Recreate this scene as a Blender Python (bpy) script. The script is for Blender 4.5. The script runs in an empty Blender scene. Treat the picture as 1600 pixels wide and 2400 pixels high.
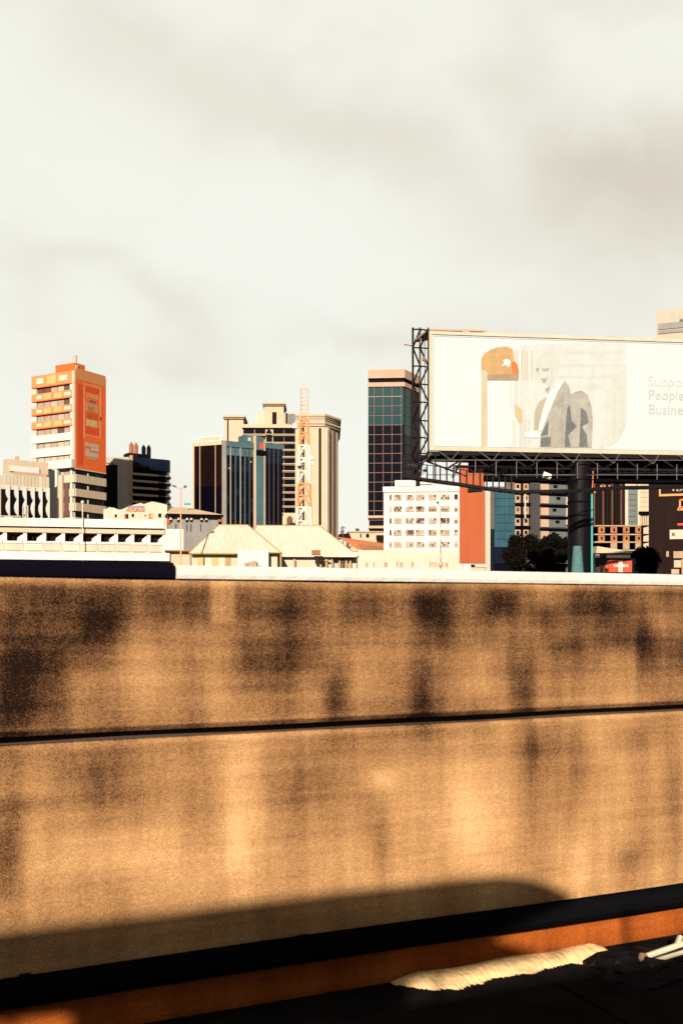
import bpy, bmesh, math, random
from mathutils import Vector, Matrix
random.seed(7)
S = bpy.context.scene
COL = S.collection
R_ = math.radians

# ------------------------------------------------------------------ camera, sky, sun, exposure
F = 2333.0            # focal length in pixels of the 1600 x 2400 photograph
HOR = 1431.0          # pixel row of the eye level
EYE = 1.40
cam_d = bpy.data.cameras.new('camera')
cam = bpy.data.objects.new('camera', cam_d); COL.objects.link(cam)
cam.location = (0, 0, EYE); cam.rotation_euler = (R_(90), 0, 0)
cam_d.sensor_fit = 'VERTICAL'; cam_d.sensor_height = 36.0; cam_d.sensor_width = 24.0
cam_d.lens = 36.0 * F / 2400.0
cam_d.shift_y = (HOR - 1200.0) / 2400.0
cam_d.clip_start = 0.05; cam_d.clip_end = 9000
cam_d.dof.use_dof = True; cam_d.dof.focus_distance = 220.0; cam_d.dof.aperture_fstop = 9.0
S.camera = cam
S.render.resolution_x = 682; S.render.resolution_y = 1024

# wall frame: d runs along the barrier (away to the right), n points from camera to the barrier
_l = math.hypot(5322, 2333)
DX, DY = 5322 / _l, 2333 / _l
NX, NY = -DY, DX
DW = 3.0
SUN_A = R_(33.0)      # sun swings this far to the left of the barrier's normal
SUN_T = 0.47          # drop of a shadow per metre square to the barrier
SUN_EL = math.atan(SUN_T * math.cos(SUN_A))
hx = -NX * math.cos(SUN_A) - DX * math.sin(SUN_A)
hy = -NY * math.cos(SUN_A) - DY * math.sin(SUN_A)
SUN_DIR = Vector((hx * math.cos(SUN_EL), hy * math.cos(SUN_EL), math.sin(SUN_EL)))

sun_d = bpy.data.lights.new('sun', 'SUN'); sun_d.energy = 5.0; sun_d.angle = R_(0.53)
sun_d.color = (1.0, 0.87, 0.70)
sun = bpy.data.objects.new('sun', sun_d); COL.objects.link(sun)
sun.rotation_euler = SUN_DIR.to_track_quat('Z', 'Y').to_euler(); sun.location = (-20, -60, 40)

W = bpy.data.worlds.new('World'); S.world = W; W.use_nodes = True
nt = W.node_tree; nt.nodes.clear()
def N(t, tree=None, **kw):
    n = (tree or nt).nodes.new(t)
    for k, v in kw.items():
        setattr(n, k, v)
    return n
def LK(a, b, tree=None): (tree or nt).links.new(a, b)
sky = N('ShaderNodeTexSky', sky_type='NISHITA', sun_disc=False, sun_elevation=SUN_EL,
        sun_rotation=math.atan2(hx, hy), altitude=0, air_density=1.0, dust_density=3.0, ozone_density=1.0)
bg_sky = N('ShaderNodeBackground'); bg_sky.inputs['Strength'].default_value = 0.05
LK(sky.outputs[0], bg_sky.inputs['Color'])
tc = N('ShaderNodeTexCoord')
mp = N('ShaderNodeMapping'); mp.inputs['Scale'].default_value = (1.0, 1.0, 1.55)
mp.inputs['Location'].default_value = (3.1, 0.4, 1.7); mp.inputs['Rotation'].default_value = (0, R_(24), 0)
LK(tc.outputs['Generated'], mp.inputs['Vector'])
n1 = N('ShaderNodeTexNoise'); n1.inputs['Scale'].default_value = 4.2; n1.inputs['Detail'].default_value = 7
n1.inputs['Roughness'].default_value = 0.52; n1.inputs['Distortion'].default_value = 0.35
LK(mp.outputs[0], n1.inputs['Vector'])
cr = N('ShaderNodeValToRGB')
cr.color_ramp.elements[0].position = 0.40; cr.color_ramp.elements[0].color = (0.2370, 0.2360, 0.2090, 1)
cr.color_ramp.elements[1].position = 0.72; cr.color_ramp.elements[1].color = (0.2160, 0.2050, 0.1760, 1)
e = cr.color_ramp.elements.new(0.52); e.color = (0.2340, 0.2300, 0.2010, 1)
LK(n1.outputs['Fac'], cr.inputs['Fac'])
# two drifting grey cloud banks, placed as directions in the sky
def cloud_blob(px, py, rx, ry, rot, amt, prev):
    v = Vector(((px - 800) / F, 1.0, -(py - HOR) / F)).normalized()
    right = Vector((v.y, -v.x, 0)).normalized(); up = right.cross(v)
    a = (right * math.cos(rot) + up * math.sin(rot)) / (rx / F)
    b = (-right * math.sin(rot) + up * math.cos(rot)) / (ry / F)
    q = []
    for ax in (a, b):
        d = N('ShaderNodeVectorMath', operation='DOT_PRODUCT'); d.inputs[1].default_value = ax
        LK(warp.outputs[0], d.inputs[0])
        s_ = N('ShaderNodeMath', operation='SUBTRACT'); s_.inputs[1].default_value = ax.dot(v)
        LK(d.outputs['Value'], s_.inputs[0])
        m_ = N('ShaderNodeMath', operation='MULTIPLY'); LK(s_.outputs[0], m_.inputs[0]); LK(s_.outputs[0], m_.inputs[1])
        q.append(m_)
    ad = N('ShaderNodeMath', operation='ADD'); LK(q[0].outputs[0], ad.inputs[0]); LK(q[1].outputs[0], ad.inputs[1])
    ng = N('ShaderNodeMath', operation='MULTIPLY'); ng.inputs[1].default_value = -1; LK(ad.outputs[0], ng.inputs[0])
    ex = N('ShaderNodeMath', operation='EXPONENT'); LK(ng.outputs[0], ex.inputs[0])
    ml = N('ShaderNodeMath', operation='MULTIPLY_ADD'); ml.inputs[1].default_value = amt
    LK(ex.outputs[0], ml.inputs[0])
    if prev is None: ml.inputs[2].default_value = 0
    else: LK(prev.outputs[0], ml.inputs[2])
    return ml
nw = N('ShaderNodeTexNoise'); nw.inputs['Scale'].default_value = 7.0; nw.inputs['Detail'].default_value = 5
LK(tc.outputs['Generated'], nw.inputs['Vector'])
sb = N('ShaderNodeVectorMath', operation='SUBTRACT'); sb.inputs[1].default_value = (.5, .5, .5)
LK(nw.outputs['Color'], sb.inputs[0])
sc_ = N('ShaderNodeVectorMath', operation='SCALE'); sc_.inputs['Scale'].default_value = 0.16; LK(sb.outputs[0], sc_.inputs[0])
warp = N('ShaderNodeVectorMath', operation='ADD'); LK(tc.outputs['Generated'], warp.inputs[0]); LK(sc_.outputs[0], warp.inputs[1])
blob = None
for a in [(880, 370, 300, 85, R_(-26), .55), (1500, 470, 260, 130, R_(-28), .95), (1330, 300, 190, 90, R_(-40), .5),
          (300, 120, 260, 80, R_(-15), .35), (130, 620, 120, 45, 0, .4), (400, 730, 170, 60, R_(-10), .45), (830, 790, 160, 50, 0, .4),
          (450, 850, 120, 50, 0, .4)]:
    blob = cloud_blob(*a, blob)
mc = N('ShaderNodeMixRGB'); mc.inputs['Color2'].default_value = (0.1720, 0.1530, 0.1220, 1)
bm_ = N('ShaderNodeMath', operation='MULTIPLY'); bm_.inputs[1].default_value = 0.75; bm_.use_clamp = True
LK(blob.outputs[0], bm_.inputs[0]); LK(bm_.outputs[0], mc.inputs['Fac']); LK(cr.outputs['Color'], mc.inputs['Color1'])
bg_cl = N('ShaderNodeBackground'); bg_cl.inputs['Strength'].default_value = 1.0
LK(mc.outputs[0], bg_cl.inputs['Color'])
mixw = N('ShaderNodeMixShader'); mixw.inputs['Fac'].default_value = 0.93
LK(bg_sky.outputs[0], mixw.inputs[1]); LK(bg_cl.outputs[0], mixw.inputs[2])
wo = N('ShaderNodeOutputWorld'); LK(mixw.outputs[0], wo.inputs['Surface'])

vs = S.view_settings
vs.view_transform = 'Standard'; vs.look = 'None'; vs.exposure = 2.0; vs.gamma = 1.0; vs.use_curve_mapping = False

# ------------------------------------------------------------------ helpers
MATS = {}
ALB = 0.76
def M(name, col=None, rough=0.85, var=0.18, scale=0.35, streak=0.15, spec=0.25, metal=0.0, grain=0.10, bump=0.0):
    if name in MATS: return MATS[name]
    m = bpy.data.materials.new(name); m.use_nodes = True
    t = m.node_tree; b = t.nodes['Principled BSDF']
    b.inputs['Roughness'].default_value = rough; b.inputs['Metallic'].default_value = metal
    b.inputs['Specular IOR Level'].default_value = spec
    g = N('ShaderNodeNewGeometry', t)
    def noise(sc, loc_scale=None, detail=4):
        n = N('ShaderNodeTexNoise', t); n.inputs['Scale'].default_value = sc; n.inputs['Detail'].default_value = detail
        if loc_scale:
            q = N('ShaderNodeMapping', t); q.inputs['Scale'].default_value = loc_scale
            LK(g.outputs['Position'], q.inputs['Vector'], t); LK(q.outputs[0], n.inputs['Vector'], t)
        else: LK(g.outputs['Position'], n.inputs['Vector'], t)
        return n
    def madd(src, mul, add, prev=None):
        a = N('ShaderNodeMath', t, operation='MULTIPLY_ADD'); a.inputs[1].default_value = mul
        LK(src, a.inputs[0], t)
        if prev is None: a.inputs[2].default_value = add
        else: LK(prev, a.inputs[2], t)
        return a.outputs[0]
    f = madd(noise(scale).outputs['Fac'], 2 * var, 1 - var - streak - grain)
    f = madd(noise(1.0, (1.1, 1.1, 0.05)).outputs['Fac'], 2 * streak, 0, f)
    f = madd(noise(6.0, None, 2).outputs['Fac'], 2 * grain, 0, f)
    vm = N('ShaderNodeVectorMath', t, operation='SCALE'); vm.inputs[0].default_value = [c * ALB for c in col]
    LK(f, vm.inputs['Scale'], t); LK(vm.outputs[0], b.inputs['Base Color'], t)
    if bump:
        bp = N('ShaderNodeBump', t); bp.inputs['Strength'].default_value = bump; bp.inputs['Distance'].default_value = 0.02
        LK(noise(25.0, None, 3).outputs['Fac'], bp.inputs['Height'], t); LK(bp.outputs[0], b.inputs['Normal'], t)
    MATS[name] = m
    return m

def tag(o, label=None, cat=None, group=None, kind=None):
    if label: o['label'] = label
    if cat: o['category'] = cat
    if group: o['group'] = group
    if kind: o['kind'] = kind
    return o
def empty(name, loc, rz=0):
    o = bpy.data.objects.new(name, None); COL.objects.link(o); o.location = loc; o.rotation_euler = (0, 0, rz)
    return o
def attach(o, parent):
    o.parent = parent
    if parent is not None and parent.type == 'MESH':
        o.matrix_parent_inverse = parent.matrix_basis.inverted()
CUBES = {}
def cube_mesh(mat):
    if mat.name not in CUBES:
        me = bpy.data.meshes.new('box_piece')
        v = [(x, y, z) for x in (0, 1) for y in (0, 1) for z in (0, 1)]
        f = [(0, 1, 3, 2), (4, 6, 7, 5), (0, 4, 5, 1), (2, 3, 7, 6), (0, 2, 6, 4), (1, 5, 7, 3)]
        me.from_pydata(v, [], f); me.materials.append(mat)
        CUBES[mat.name] = me
    return CUBES[mat.name]
def box(name, parent, mat, x0, x1, y0, y1, z0, z1, ox=0, oy=0, ang=0, label=None):
    """one box piece: extents in a frame turned by ang about (ox, oy)"""
    if x1 < x0: x0, x1 = x1, x0
    if y1 < y0: y0, y1 = y1, y0
    if z1 < z0: z0, z1 = z1, z0
    o = bpy.data.objects.new(name, cube_mesh(mat)); COL.objects.link(o)
    c, s = math.cos(ang), math.sin(ang)
    o.location = (ox + c * x0 - s * y0, oy + s * x0 + c * y0, z0)
    o.rotation_euler = (0, 0, ang); o.scale = (x1 - x0, y1 - y0, z1 - z0)
    attach(o, parent)
    if label: o['label'] = label
    return o
def mesh(name, parent, mat, v, f, label=None, smooth=False):
    me = bpy.data.meshes.new(name); me.from_pydata([tuple(p) for p in v], [], f); me.materials.append(mat)
    bm = bmesh.new(); bm.from_mesh(me); bmesh.ops.recalc_face_normals(bm, faces=bm.faces); bm.to_mesh(me); bm.free()
    if smooth: me.polygons.foreach_set('use_smooth', [True] * len(me.polygons))
    o = bpy.data.objects.new(name, me); COL.objects.link(o); attach(o, parent)
    if label: o['label'] = label
    return o
class MB:
    def __init__(s): s.v = []; s.f = []
    def bar(s, a, b, r, n=4, r2=None):
        a = Vector(a); b = Vector(b); d = (b - a)
        if d.length < 1e-6: return s
        d.normalize(); up = Vector((0, 0, 1)) if abs(d.z) < .95 else Vector((1, 0, 0))
        x = d.cross(up).normalized(); y = d.cross(x); k = len(s.v); r2 = r if r2 is None else r2
        for p, q in ((a, r), (b, r2)):
            for i in range(n):
                t = 2 * math.pi * (i + .5) / n
                s.v.append(p + (x * math.cos(t) + y * math.sin(t)) * q)
        for i in range(n):
            j = (i + 1) % n; s.f.append((k + i, k + j, k + n + j, k + n + i))
        s.f.append(tuple(k + i for i in range(n - 1, -1, -1))); s.f.append(tuple(k + n + i for i in range(n)))
        return s
    def box(s, x0, x1, y0, y1, z0, z1):
        k = len(s.v)
        s.v += [Vector((x, y, z)) for x in (x0, x1) for y in (y0, y1) for z in (z0, z1)]
        for f in [(0, 1, 3, 2), (4, 6, 7, 5), (0, 4, 5, 1), (2, 3, 7, 6), (0, 2, 6, 4), (1, 5, 7, 3)]:
            s.f.append(tuple(k + i for i in f))
        return s
    def build(s, name, mat, parent=None, label=None, smooth=False): return mesh(name, parent, mat, s.v, s.f, label, smooth)
def prism(name, parent, mat, pts, z0, z1, label=None):
    """upright prism over a plan polygon"""
    n = len(pts); v = [(x, y, z0) for x, y in pts] + [(x, y, z1) for x, y in pts]
    f = [tuple(range(n)), tuple(range(n, 2 * n))] + [(i, (i + 1) % n, n + (i + 1) % n, n + i) for i in range(n)]
    return mesh(name, parent, mat, v, f, label)
def slab(name, parent, mat, pts, P, y0, y1, label=None):
    """outline (a, z) in a face plane given by P(a, d, z), thickness d from y0 to y1"""
    n = len(pts); v = [P(a, y0, z) for a, z in pts] + [P(a, y1, z) for a, z in pts]
    f = [tuple(range(n)), tuple(range(n, 2 * n))] + [(i, (i + 1) % n, n + (i + 1) % n, n + i) for i in range(n)]
    return mesh(name, parent, mat, v, f, label)
def wx(px, Y): return (px - 800) / F * Y
def wz(py, Y): return EYE + (HOR - py) / F * Y

class Bd:
    """a building seen at a corner: corner pixel px at depth Y, right face at angle th, left face at angle ph"""
    def __init__(s, name, label, cat, px, Y, th, ph=None, group=None):
        s.X, s.Y = wx(px, Y), Y; s.th = R_(th); s.ph = R_(th + 90 if ph is None else ph)
        s.o = empty(name, (s.X, s.Y, 0)); tag(s.o, label, cat, group)
    def _len(s, px, an):
        k = (px - 800) / F; u = (math.cos(an), math.sin(an)); return (k * s.Y - s.X) / (u[0] - k * u[1])
    def R(s, px): return s._len(px, s.th)
    def L(s, px): return s._len(px, s.ph)
    def z(s, py, a=0, an=None): return EYE + (HOR - py) / F * (s.Y + a * math.sin(s.th if an is None else an))
    def P(s, a, d, z): c, n = math.cos(s.th), math.sin(s.th); return (c * a - n * d, n * a + c * d, z)
    def PL(s, a, d, z): c, n = math.cos(s.ph), math.sin(s.ph); return (c * a + n * d, n * a - c * d, z)
    def r(s, name, mat, a0, a1, d0, d1, z0, z1, parent=None, label=None):
        return box(name, parent or s.o, mat, a0, a1, d0, d1, z0, z1, 0, 0, s.th, label)
    def l(s, name, mat, a0, a1, d0, d1, z0, z1, parent=None, label=None):
        return box(name, parent or s.o, mat, a0, a1, -d0, -d1, z0, z1, 0, 0, s.ph, label)
    def rp(s, name, mat, p0, p1, y0, y1, d0=-.1, d1=.1, ref=None, parent=None, label=None):
        a0, a1 = s.R(p0), s.R(p1); ar = (a0 + a1) / 2 if ref is None else s.R(ref)
        return s.r(name, mat, a0, a1, d0, d1, s.z(y1, ar), s.z(y0, ar), parent, label)
    def lp(s, name, mat, p0, p1, y0, y1, d0=-.1, d1=.1, ref=None, parent=None, label=None):
        a0, a1 = s.L(p0), s.L(p1); ar = (a0 + a1) / 2 if ref is None else s.L(ref)
        return s.l(name, mat, a0, a1, d0, d1, s.z(y1, ar, s.ph), s.z(y0, ar, s.ph), parent, label)
    def core(s, name, mat, Wd, Ld, z0, z1, inset=0.0, label=None):
        u = Vector((math.cos(s.th), math.sin(s.th))); v = Vector((math.cos(s.ph), math.sin(s.ph)))
        o = (u + v) * inset
        p = [o, o + u * (Wd - inset * 1.5), o + u * (Wd - inset * 1.5) + v * (Ld - inset * 1.5), o + v * (Ld - inset * 1.5)]
        return prism(name, s.o, mat, [(q.x, q.y) for q in p], z0, z1, label)
def text_mesh(name, parent, mat, body, size, mtx, ext=0.01, label=None, width=None):
    cu = bpy.data.curves.new(name, 'FONT'); cu.body = body; cu.size = size; cu.extrude = ext; cu.resolution_u = 3
    t = bpy.data.objects.new(name, cu); COL.objects.link(t)
    bpy.context.view_layer.update()
    me = bpy.data.meshes.new_from_object(t.evaluated_get(bpy.context.evaluated_depsgraph_get()))
    COL.objects.unlink(t); bpy.data.objects.remove(t)
    if width:
        xs = [v.co.x for v in me.vertices]; k = width / (max(xs) - min(xs)); me.transform(Matrix.Diagonal((k, 1, 1, 1)))
    me.transform(mtx); me.materials.clear(); me.materials.append(mat); me.name = name
    o = bpy.data.objects.new(name, me); COL.objects.link(o); attach(o, parent)
    if label: o['label'] = label
    return o
def face_mtx(loc, ang):   # text plane: x along the face, y up, z out of the face
    return Matrix.Translation(Vector(loc)) @ Matrix.Rotation(ang, 4, 'Z') @ Matrix.Rotation(R_(90), 4, 'X')

# ------------------------------------------------------------------ materials
WHITE = M('white_render', (.262, .262, .250), streak=.10, var=.08)
CREAM = M('cream_render', (.225, .200, .158), streak=.16, var=.12)
BEIGE = M('beige_stone', (.235, .182, .128), streak=.12, var=.10)
BEIGE_D = M('weathered_beige', (.17, .115, .07), streak=.2, var=.2)
TAN = M('tan_concrete', (.205, .137, .095), streak=.15)
YCREAM = M('yellow_cream_roof', (.250, .238, .192), streak=.18, var=.14)
YTRIM = M('yellow_brown_trim', (.17, .105, .035))
ORANGE = M('orange_cladding', (.33, .050, .004), streak=.08, var=.10)
ORANGE_L = M('orange_spandrel', (.25, .100, .032), streak=.08, var=.12)
ORANGE_D = M('deep_orange_print', (.26, .026, .002), var=.1)
YELLOW = M('pale_yellow_print', (.25, .165, .060), var=.2, scale=1.2)
PALE = M('pale_print', (.25, .225, .185), var=.15, scale=1.0)
PALEGREY = M('pale_grey_print', (.19, .165, .13), var=.2, scale=1.5)
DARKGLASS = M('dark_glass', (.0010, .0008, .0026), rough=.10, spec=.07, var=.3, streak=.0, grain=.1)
NAVY = M('navy_glass', (.0020, .0038, .009), rough=.10, spec=.10, var=.35, streak=0)
TEAL = M('teal_glass', (.0015, .017, .021), rough=.10, spec=.20, var=.35, streak=.1)
BLUEGLASS = M('blue_glass', (.012, .038, .052), rough=.12, spec=.20, var=.35, streak=.1)
MIDTEAL = M('blue_grey_panel', (.030, .056, .066), rough=.5, var=.3, spec=.08)
BROWN_GL = M('brown_glass', (.0045, .0018, .0018), rough=.12, spec=.06, var=.4)
CURTAIN = M('curtained_window', (.17, .12, .095), var=.35, scale=1.4)
BROWNWIN = M('brown_window', (.05, .022, .014), var=.4, scale=2)
GREYWALL = M('grey_concrete', (.17, .145, .12), streak=.25, var=.2)
GREYDK = M('dark_grey_concrete', (.045, .042, .045), streak=.25, var=.3)
BLACKWALL = M('black_cladding', (.002, .0017, .003), rough=.7, spec=.03)
DKBROWN = M('dark_brown_facade', (.007, .0035, .003), streak=.3, var=.3, spec=.03)
STEEL_D = M('dark_steel', (.004, .003, .004), rough=.7, spec=.05)
STEEL_M = M('weathered_steel', (.035, .028, .026), rough=.55, var=.4)
STEEL_P = M('pale_steel', (.16, .135, .11), rough=.5)
RUST = M('rusted_tank', (.14, .045, .018), var=.4, scale=1)
REDTILE = M('red_roof_tiles', (.22, .07, .025), var=.25, scale=.8)
REDSIGN = M('red_sign', (.24, .028, .010), var=.1)
TEALPAINT = M('teal_paint', (.02, .20, .19))
MASTRED = M('mast_orange', (.29, .105, .040))
MASTWHITE = M('mast_white', (.29, .28, .25))
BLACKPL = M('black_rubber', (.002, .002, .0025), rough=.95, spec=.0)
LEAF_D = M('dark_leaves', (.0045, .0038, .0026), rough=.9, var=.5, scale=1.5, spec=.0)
BARK = M('bark', (.04, .03, .02))
PURPLE = M('purple_letters', (.10, .07, .14))
BBWHITE = M('billboard_white', (.212, .236, .252), rough=.9, spec=.05, var=.02, streak=.02, grain=.02)

# ------------------------------------------------------------------ ground
mesh('ground', None, M('city_ground', (.06, .05, .042), scale=.05, var=.3), [(-4000, -600, -.02), (4000, -600, -.02), (4000, 8000, -.02), (-4000, 8000, -.02)], [(0, 1, 2, 3)])['kind'] = 'structure'

def Wp(s, q, z):      # along the barrier, distance in front of its face, height above eye level
    return (NX * (DW - q) + DX * s, NY * (DW - q) + DY * s, EYE + z)
def wall_sz(px, py, q=0.0):     # where the pixel's ray meets the upright plane q in front of the barrier
    k = (px - 800) / F; t = (DW - q) / (NX * k + NY)
    return DX * k * t + DY * t, -(py - HOR) / F * t
def floor_sq(px, py, z):
    t = -z * F / (py - HOR); k = (px - 800) / F
    return DX * k * t + DY * t, DW - (NX * k + NY) * t

ASPH = M('asphalt', (.030, .026, .025), spec=0, scale=8, var=.3, streak=0, grain=.35, bump=.4)
mesh('road', None, ASPH, [Wp(-60, 14, -EYE), Wp(160, 14, -EYE), Wp(160, .62, -EYE), Wp(-60, .62, -EYE)], [(0, 1, 2, 3)])['kind'] = 'structure'
kb = MB()
for s0 in range(-30, 80, 2):
    a = [Wp(s0 + .006, q, z) for q, z in ((0.0, -1.40), (.66, -1.40), (.64, -1.262), (.60, -1.25), (0.0, -1.25))]
    b = [Wp(s0 + 1.994, q, z) for q, z in ((0.0, -1.40), (.66, -1.40), (.64, -1.262), (.60, -1.25), (0.0, -1.25))]
    k = len(kb.v); kb.v += a + b
    kb.f += [tuple(k + i for i in range(5)), tuple(k + 5 + i for i in range(5))] + [(k + i, k + (i + 1) % 5, k + 5 + (i + 1) % 5, k + 5 + i) for i in range(5)]
kb.build('kerb', M('sooty_kerb', (.006, .005, .005), spec=0, scale=6, var=.3, grain=.3, bump=.3))['kind'] = 'structure'

# ------------------------------------------------------------------ roadside barrier
SX = 1.0204
STAINS = [  # x, y, rx, ry, strength on the photograph (overview pixels); positive is dirt, negative is a paler patch
 (230,1420,60,60,.7),(60,1530,90,90,.65),(40,1640,120,60,.6),(180,1480,60,50,.4),(420,1390,100,40,.5),(640,1400,80,30,.55),(130,1380,90,40,.45),
 (580,1530,50,60,.45),(690,1510,60,60,.4),(770,1600,30,60,.95),(970,1600,40,90,.8),(985,1390,45,40,.75),(1000,1450,40,50,.5),
 (1155,1385,40,30,.7),(1250,1420,30,40,.7),(1205,1600,25,80,.6),(1400,1400,45,50,.6),(1480,1480,25,80,.9),(1420,1470,60,25,.5),
 (1290,1490,60,20,.4),(940,1660,80,40,.5),(1560,1500,40,40,.5),(830,1400,60,40,.4),(1330,1390,60,30,.3),(1100,1640,40,40,.3),
 (340,1560,70,110,-.75),(500,1560,50,110,-.45),(850,1540,50,80,-.5),(1100,1560,50,80,-.45),(1310,1600,60,70,-.45),(1510,1430,40,30,-.5),(1440,1600,40,60,-.35),
 (200,1790,100,70,.65),(20,1960,40,100,.8),(875,1930,30,90,.6),(1225,1720,40,60,.7),(1225,1850,30,110,.5),(1180,1960,60,50,.35),
 (1450,1980,30,50,.5),(1460,1690,50,40,.5),(1545,1800,18,120,.35),(700,1800,60,80,.35),(760,1700,80,30,.3),(60,1850,60,30,.4),(1330,1760,30,90,.3),
 (550,1880,50,160,-.55),(1070,1880,110,130,-.7),(880,1790,40,30,-.8),(250,1970,150,60,-.55),(450,2000,120,60,-.45),(1330,1980,70,50,-.4),(760,1980,80,60,-.35)]
ST = []
for x, y, rx, ry, a in STAINS:
    s0, z0 = wall_sz(x * SX, y * SX); s1, _ = wall_sz(x * SX + rx, y * SX); _, z1 = wall_sz(x * SX, y * SX + ry)
    ST.append((s0, z0, abs(s1 - s0), abs(z1 - z0), a))
PA, PB = wall_sz(490, 1362), wall_sz(550, 1450)
def stain_at(s, z):
    v = -.55 if PA[0] < s < PB[0] and PB[1] < z < PA[1] else 0
    for a, b, ra, rb, k in ST:
        e_ = ((s - a) / ra) ** 2 + ((z - b) / rb) ** 2
        if e_ < 7: v += k * math.exp(-e_)
    return v
wm = bpy.data.materials.new('stained_concrete'); wm.use_nodes = True; t = wm.node_tree; bs = t.nodes['Principled BSDF']
bs.inputs['Roughness'].default_value = .95; bs.inputs['Specular IOR Level'].default_value = .0
at = N('ShaderNodeAttribute', t, attribute_name='stain')
tc2 = N('ShaderNodeAttribute', t, attribute_name='wall_uv')
def wn(scale, sx, sz, det=4, rough=.55):
    q = N('ShaderNodeMapping', t); q.inputs['Scale'].default_value = (sx, sz, 1)
    LK(tc2.outputs['Vector'], q.inputs['Vector'], t)
    n = N('ShaderNodeTexNoise', t); n.inputs['Scale'].default_value = scale; n.inputs['Detail'].default_value = det; n.inputs['Roughness'].default_value = rough
    LK(q.outputs[0], n.inputs['Vector'], t); return n.outputs['Fac']
def mad(src, mul, prev):
    a = N('ShaderNodeMath', t, operation='MULTIPLY_ADD'); a.inputs[1].default_value = mul; LK(src, a.inputs[0], t)
    if isinstance(prev, float): a.inputs[2].default_value = prev
    else: LK(prev, a.inputs[2], t)
    return a.outputs[0]
f = mad(at.outputs['Fac'], .46, -1.13)
f = mad(wn(1.0, 5.0, .9), .80, f)        # rain streaks
f = mad(wn(1.0, .7, 24.0, 5, .62), .42, f)
f = mad(wn(1.0, 14.0, .7, 3), .30, f)    # horizontal form-board lines
f = mad(wn(60.0, 1, 1, 3, .7), .46, f)      # pitted skin
f = mad(wn(210.0, 1, 1, 1, .5), .85, f)     # grain
f = mad(wn(3.0, 1, 1, 3), .50, f)
# the foot of the wall carries an old band of orange brown paint
bandf = N('ShaderNodeSeparateXYZ', t); LK(tc2.outputs['Vector'], bandf.inputs[0], t)
bm2 = N('ShaderNodeMapRange', t); bm2.inputs['From Min'].default_value = -1.085; bm2.inputs['From Max'].default_value = -1.125
LK(bandf.outputs['Y'], bm2.inputs['Value'], t)
f = mad(f, .78, .09)
rmp = N('ShaderNodeValToRGB', t); LK(f, rmp.inputs['Fac'], t)
E_ = rmp.color_ramp.elements
E_[0].position = .14; E_[0].color = (.242, .150, .073, 1)
E_[1].position = 1.12 if False else 1.0; E_[1].color = (.005, .0026, .0018, 1)
for p, c in ((.36, (.160, .089, .040)), (.60, (.096, .050, .022)), (.80, (.040, .0195, .0095))):
    e = E_.new(p); e.color = (*c, 1)
bmx_ = N('ShaderNodeMixRGB', t); bmx_.blend_type = 'MULTIPLY'; bmx_.inputs['Color2'].default_value = (.80, .36, .16, 1)
LK(bm2.outputs[0], bmx_.inputs['Fac'], t); LK(rmp.outputs['Color'], bmx_.inputs['Color1'], t); LK(bmx_.outputs[0], bs.inputs['Base Color'], t)
bp = N('ShaderNodeBump', t); bp.inputs['Strength'].default_value = .35; bp.inputs['Distance'].default_value = .006
LK(wn(70.0, 1, 1, 3), bp.inputs['Height'], t); LK(bp.outputs[0], bs.inputs['Normal'], t)

barrier = empty('concrete_barrier', Wp(0, 0, -1.25)); tag(barrier, 'stained brown concrete parapet with black and white coping filling the foreground', 'wall')
BO = Vector(barrier.location)
def wall_sheet(name, prof, base):
    """prof: list of (q, z, dirt) from top to bottom, swept along the barrier"""
    ss = [-14, -8, -4] + [-1.4 + .02 * i for i in range(int(4.9 / .02))] + [4, 5, 7, 10, 16, 26, 45, 80]
    v = []; st = []; uv = []
    for s in ss:
        for q, z, b in prof:
            wob = .004 * math.sin(s * 3.1 + z * 9) + .003 * math.sin(s * 7.7)
            v.append(Vector(Wp(s, q + (wob if q > -.1 else 0), z)) - BO); st.append(b + stain_at(s, z)); uv.append((s, z, 0))
    n = len(prof); fc = [(i * n + j, i * n + j + 1, (i + 1) * n + j + 1, (i + 1) * n + j) for i in range(len(ss) - 1) for j in range(n - 1)]
    o = mesh(name, barrier, wm, v, fc, smooth=False)
    a = o.data.attributes.new('stain', 'FLOAT', 'POINT'); a.data.foreach_set('value', st)
    a = o.data.attributes.new('wall_uv', 'FLOAT_VECTOR', 'POINT'); a.data.foreach_set('vector', [c for p in uv for c in p])
    return o
GZ = -.364
up = [(-.25, .096, .2), (-.005, .096, .2), (.0, .09, .0)] + [(.0, .09 - (.09 - GZ) * i / 20, .70 - .018 * i) for i in range(1, 20)] + [(.003, GZ + .014, .7), (-.006, GZ, .8), (-.05, GZ - .002, .9)]
lo = [(-.05, GZ - .027, .7), (-.014, GZ - .027, -.1), (-.002, GZ - .040, .0)] + [(-.004, GZ - .033 - (1.25 + GZ - .033) * i / 34, .14 - .014 * i) for i in range(1, 34)] + [(-.004, -1.262, .2)]
wall_sheet('upper_course', up, 0)
wall_sheet('lower_course', lo, 0)
mesh('joint', barrier, M('dark_joint', (.02, .012, .01)), [Vector(Wp(s, -.055, z)) - BO for s in (-14, 80) for z in (GZ + .05, GZ - .08)], [(0, 1, 3, 2)])
mesh('rear_face', barrier, GREYWALL, [Vector(Wp(s, q, z)) - BO for s in (-14, 80) for q in (-.25, -.30) for z in (.09, -1.4)], [(0, 1, 3, 2), (4, 5, 7, 6), (0, 4, 5, 1), (2, 6, 7, 3)])
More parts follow.
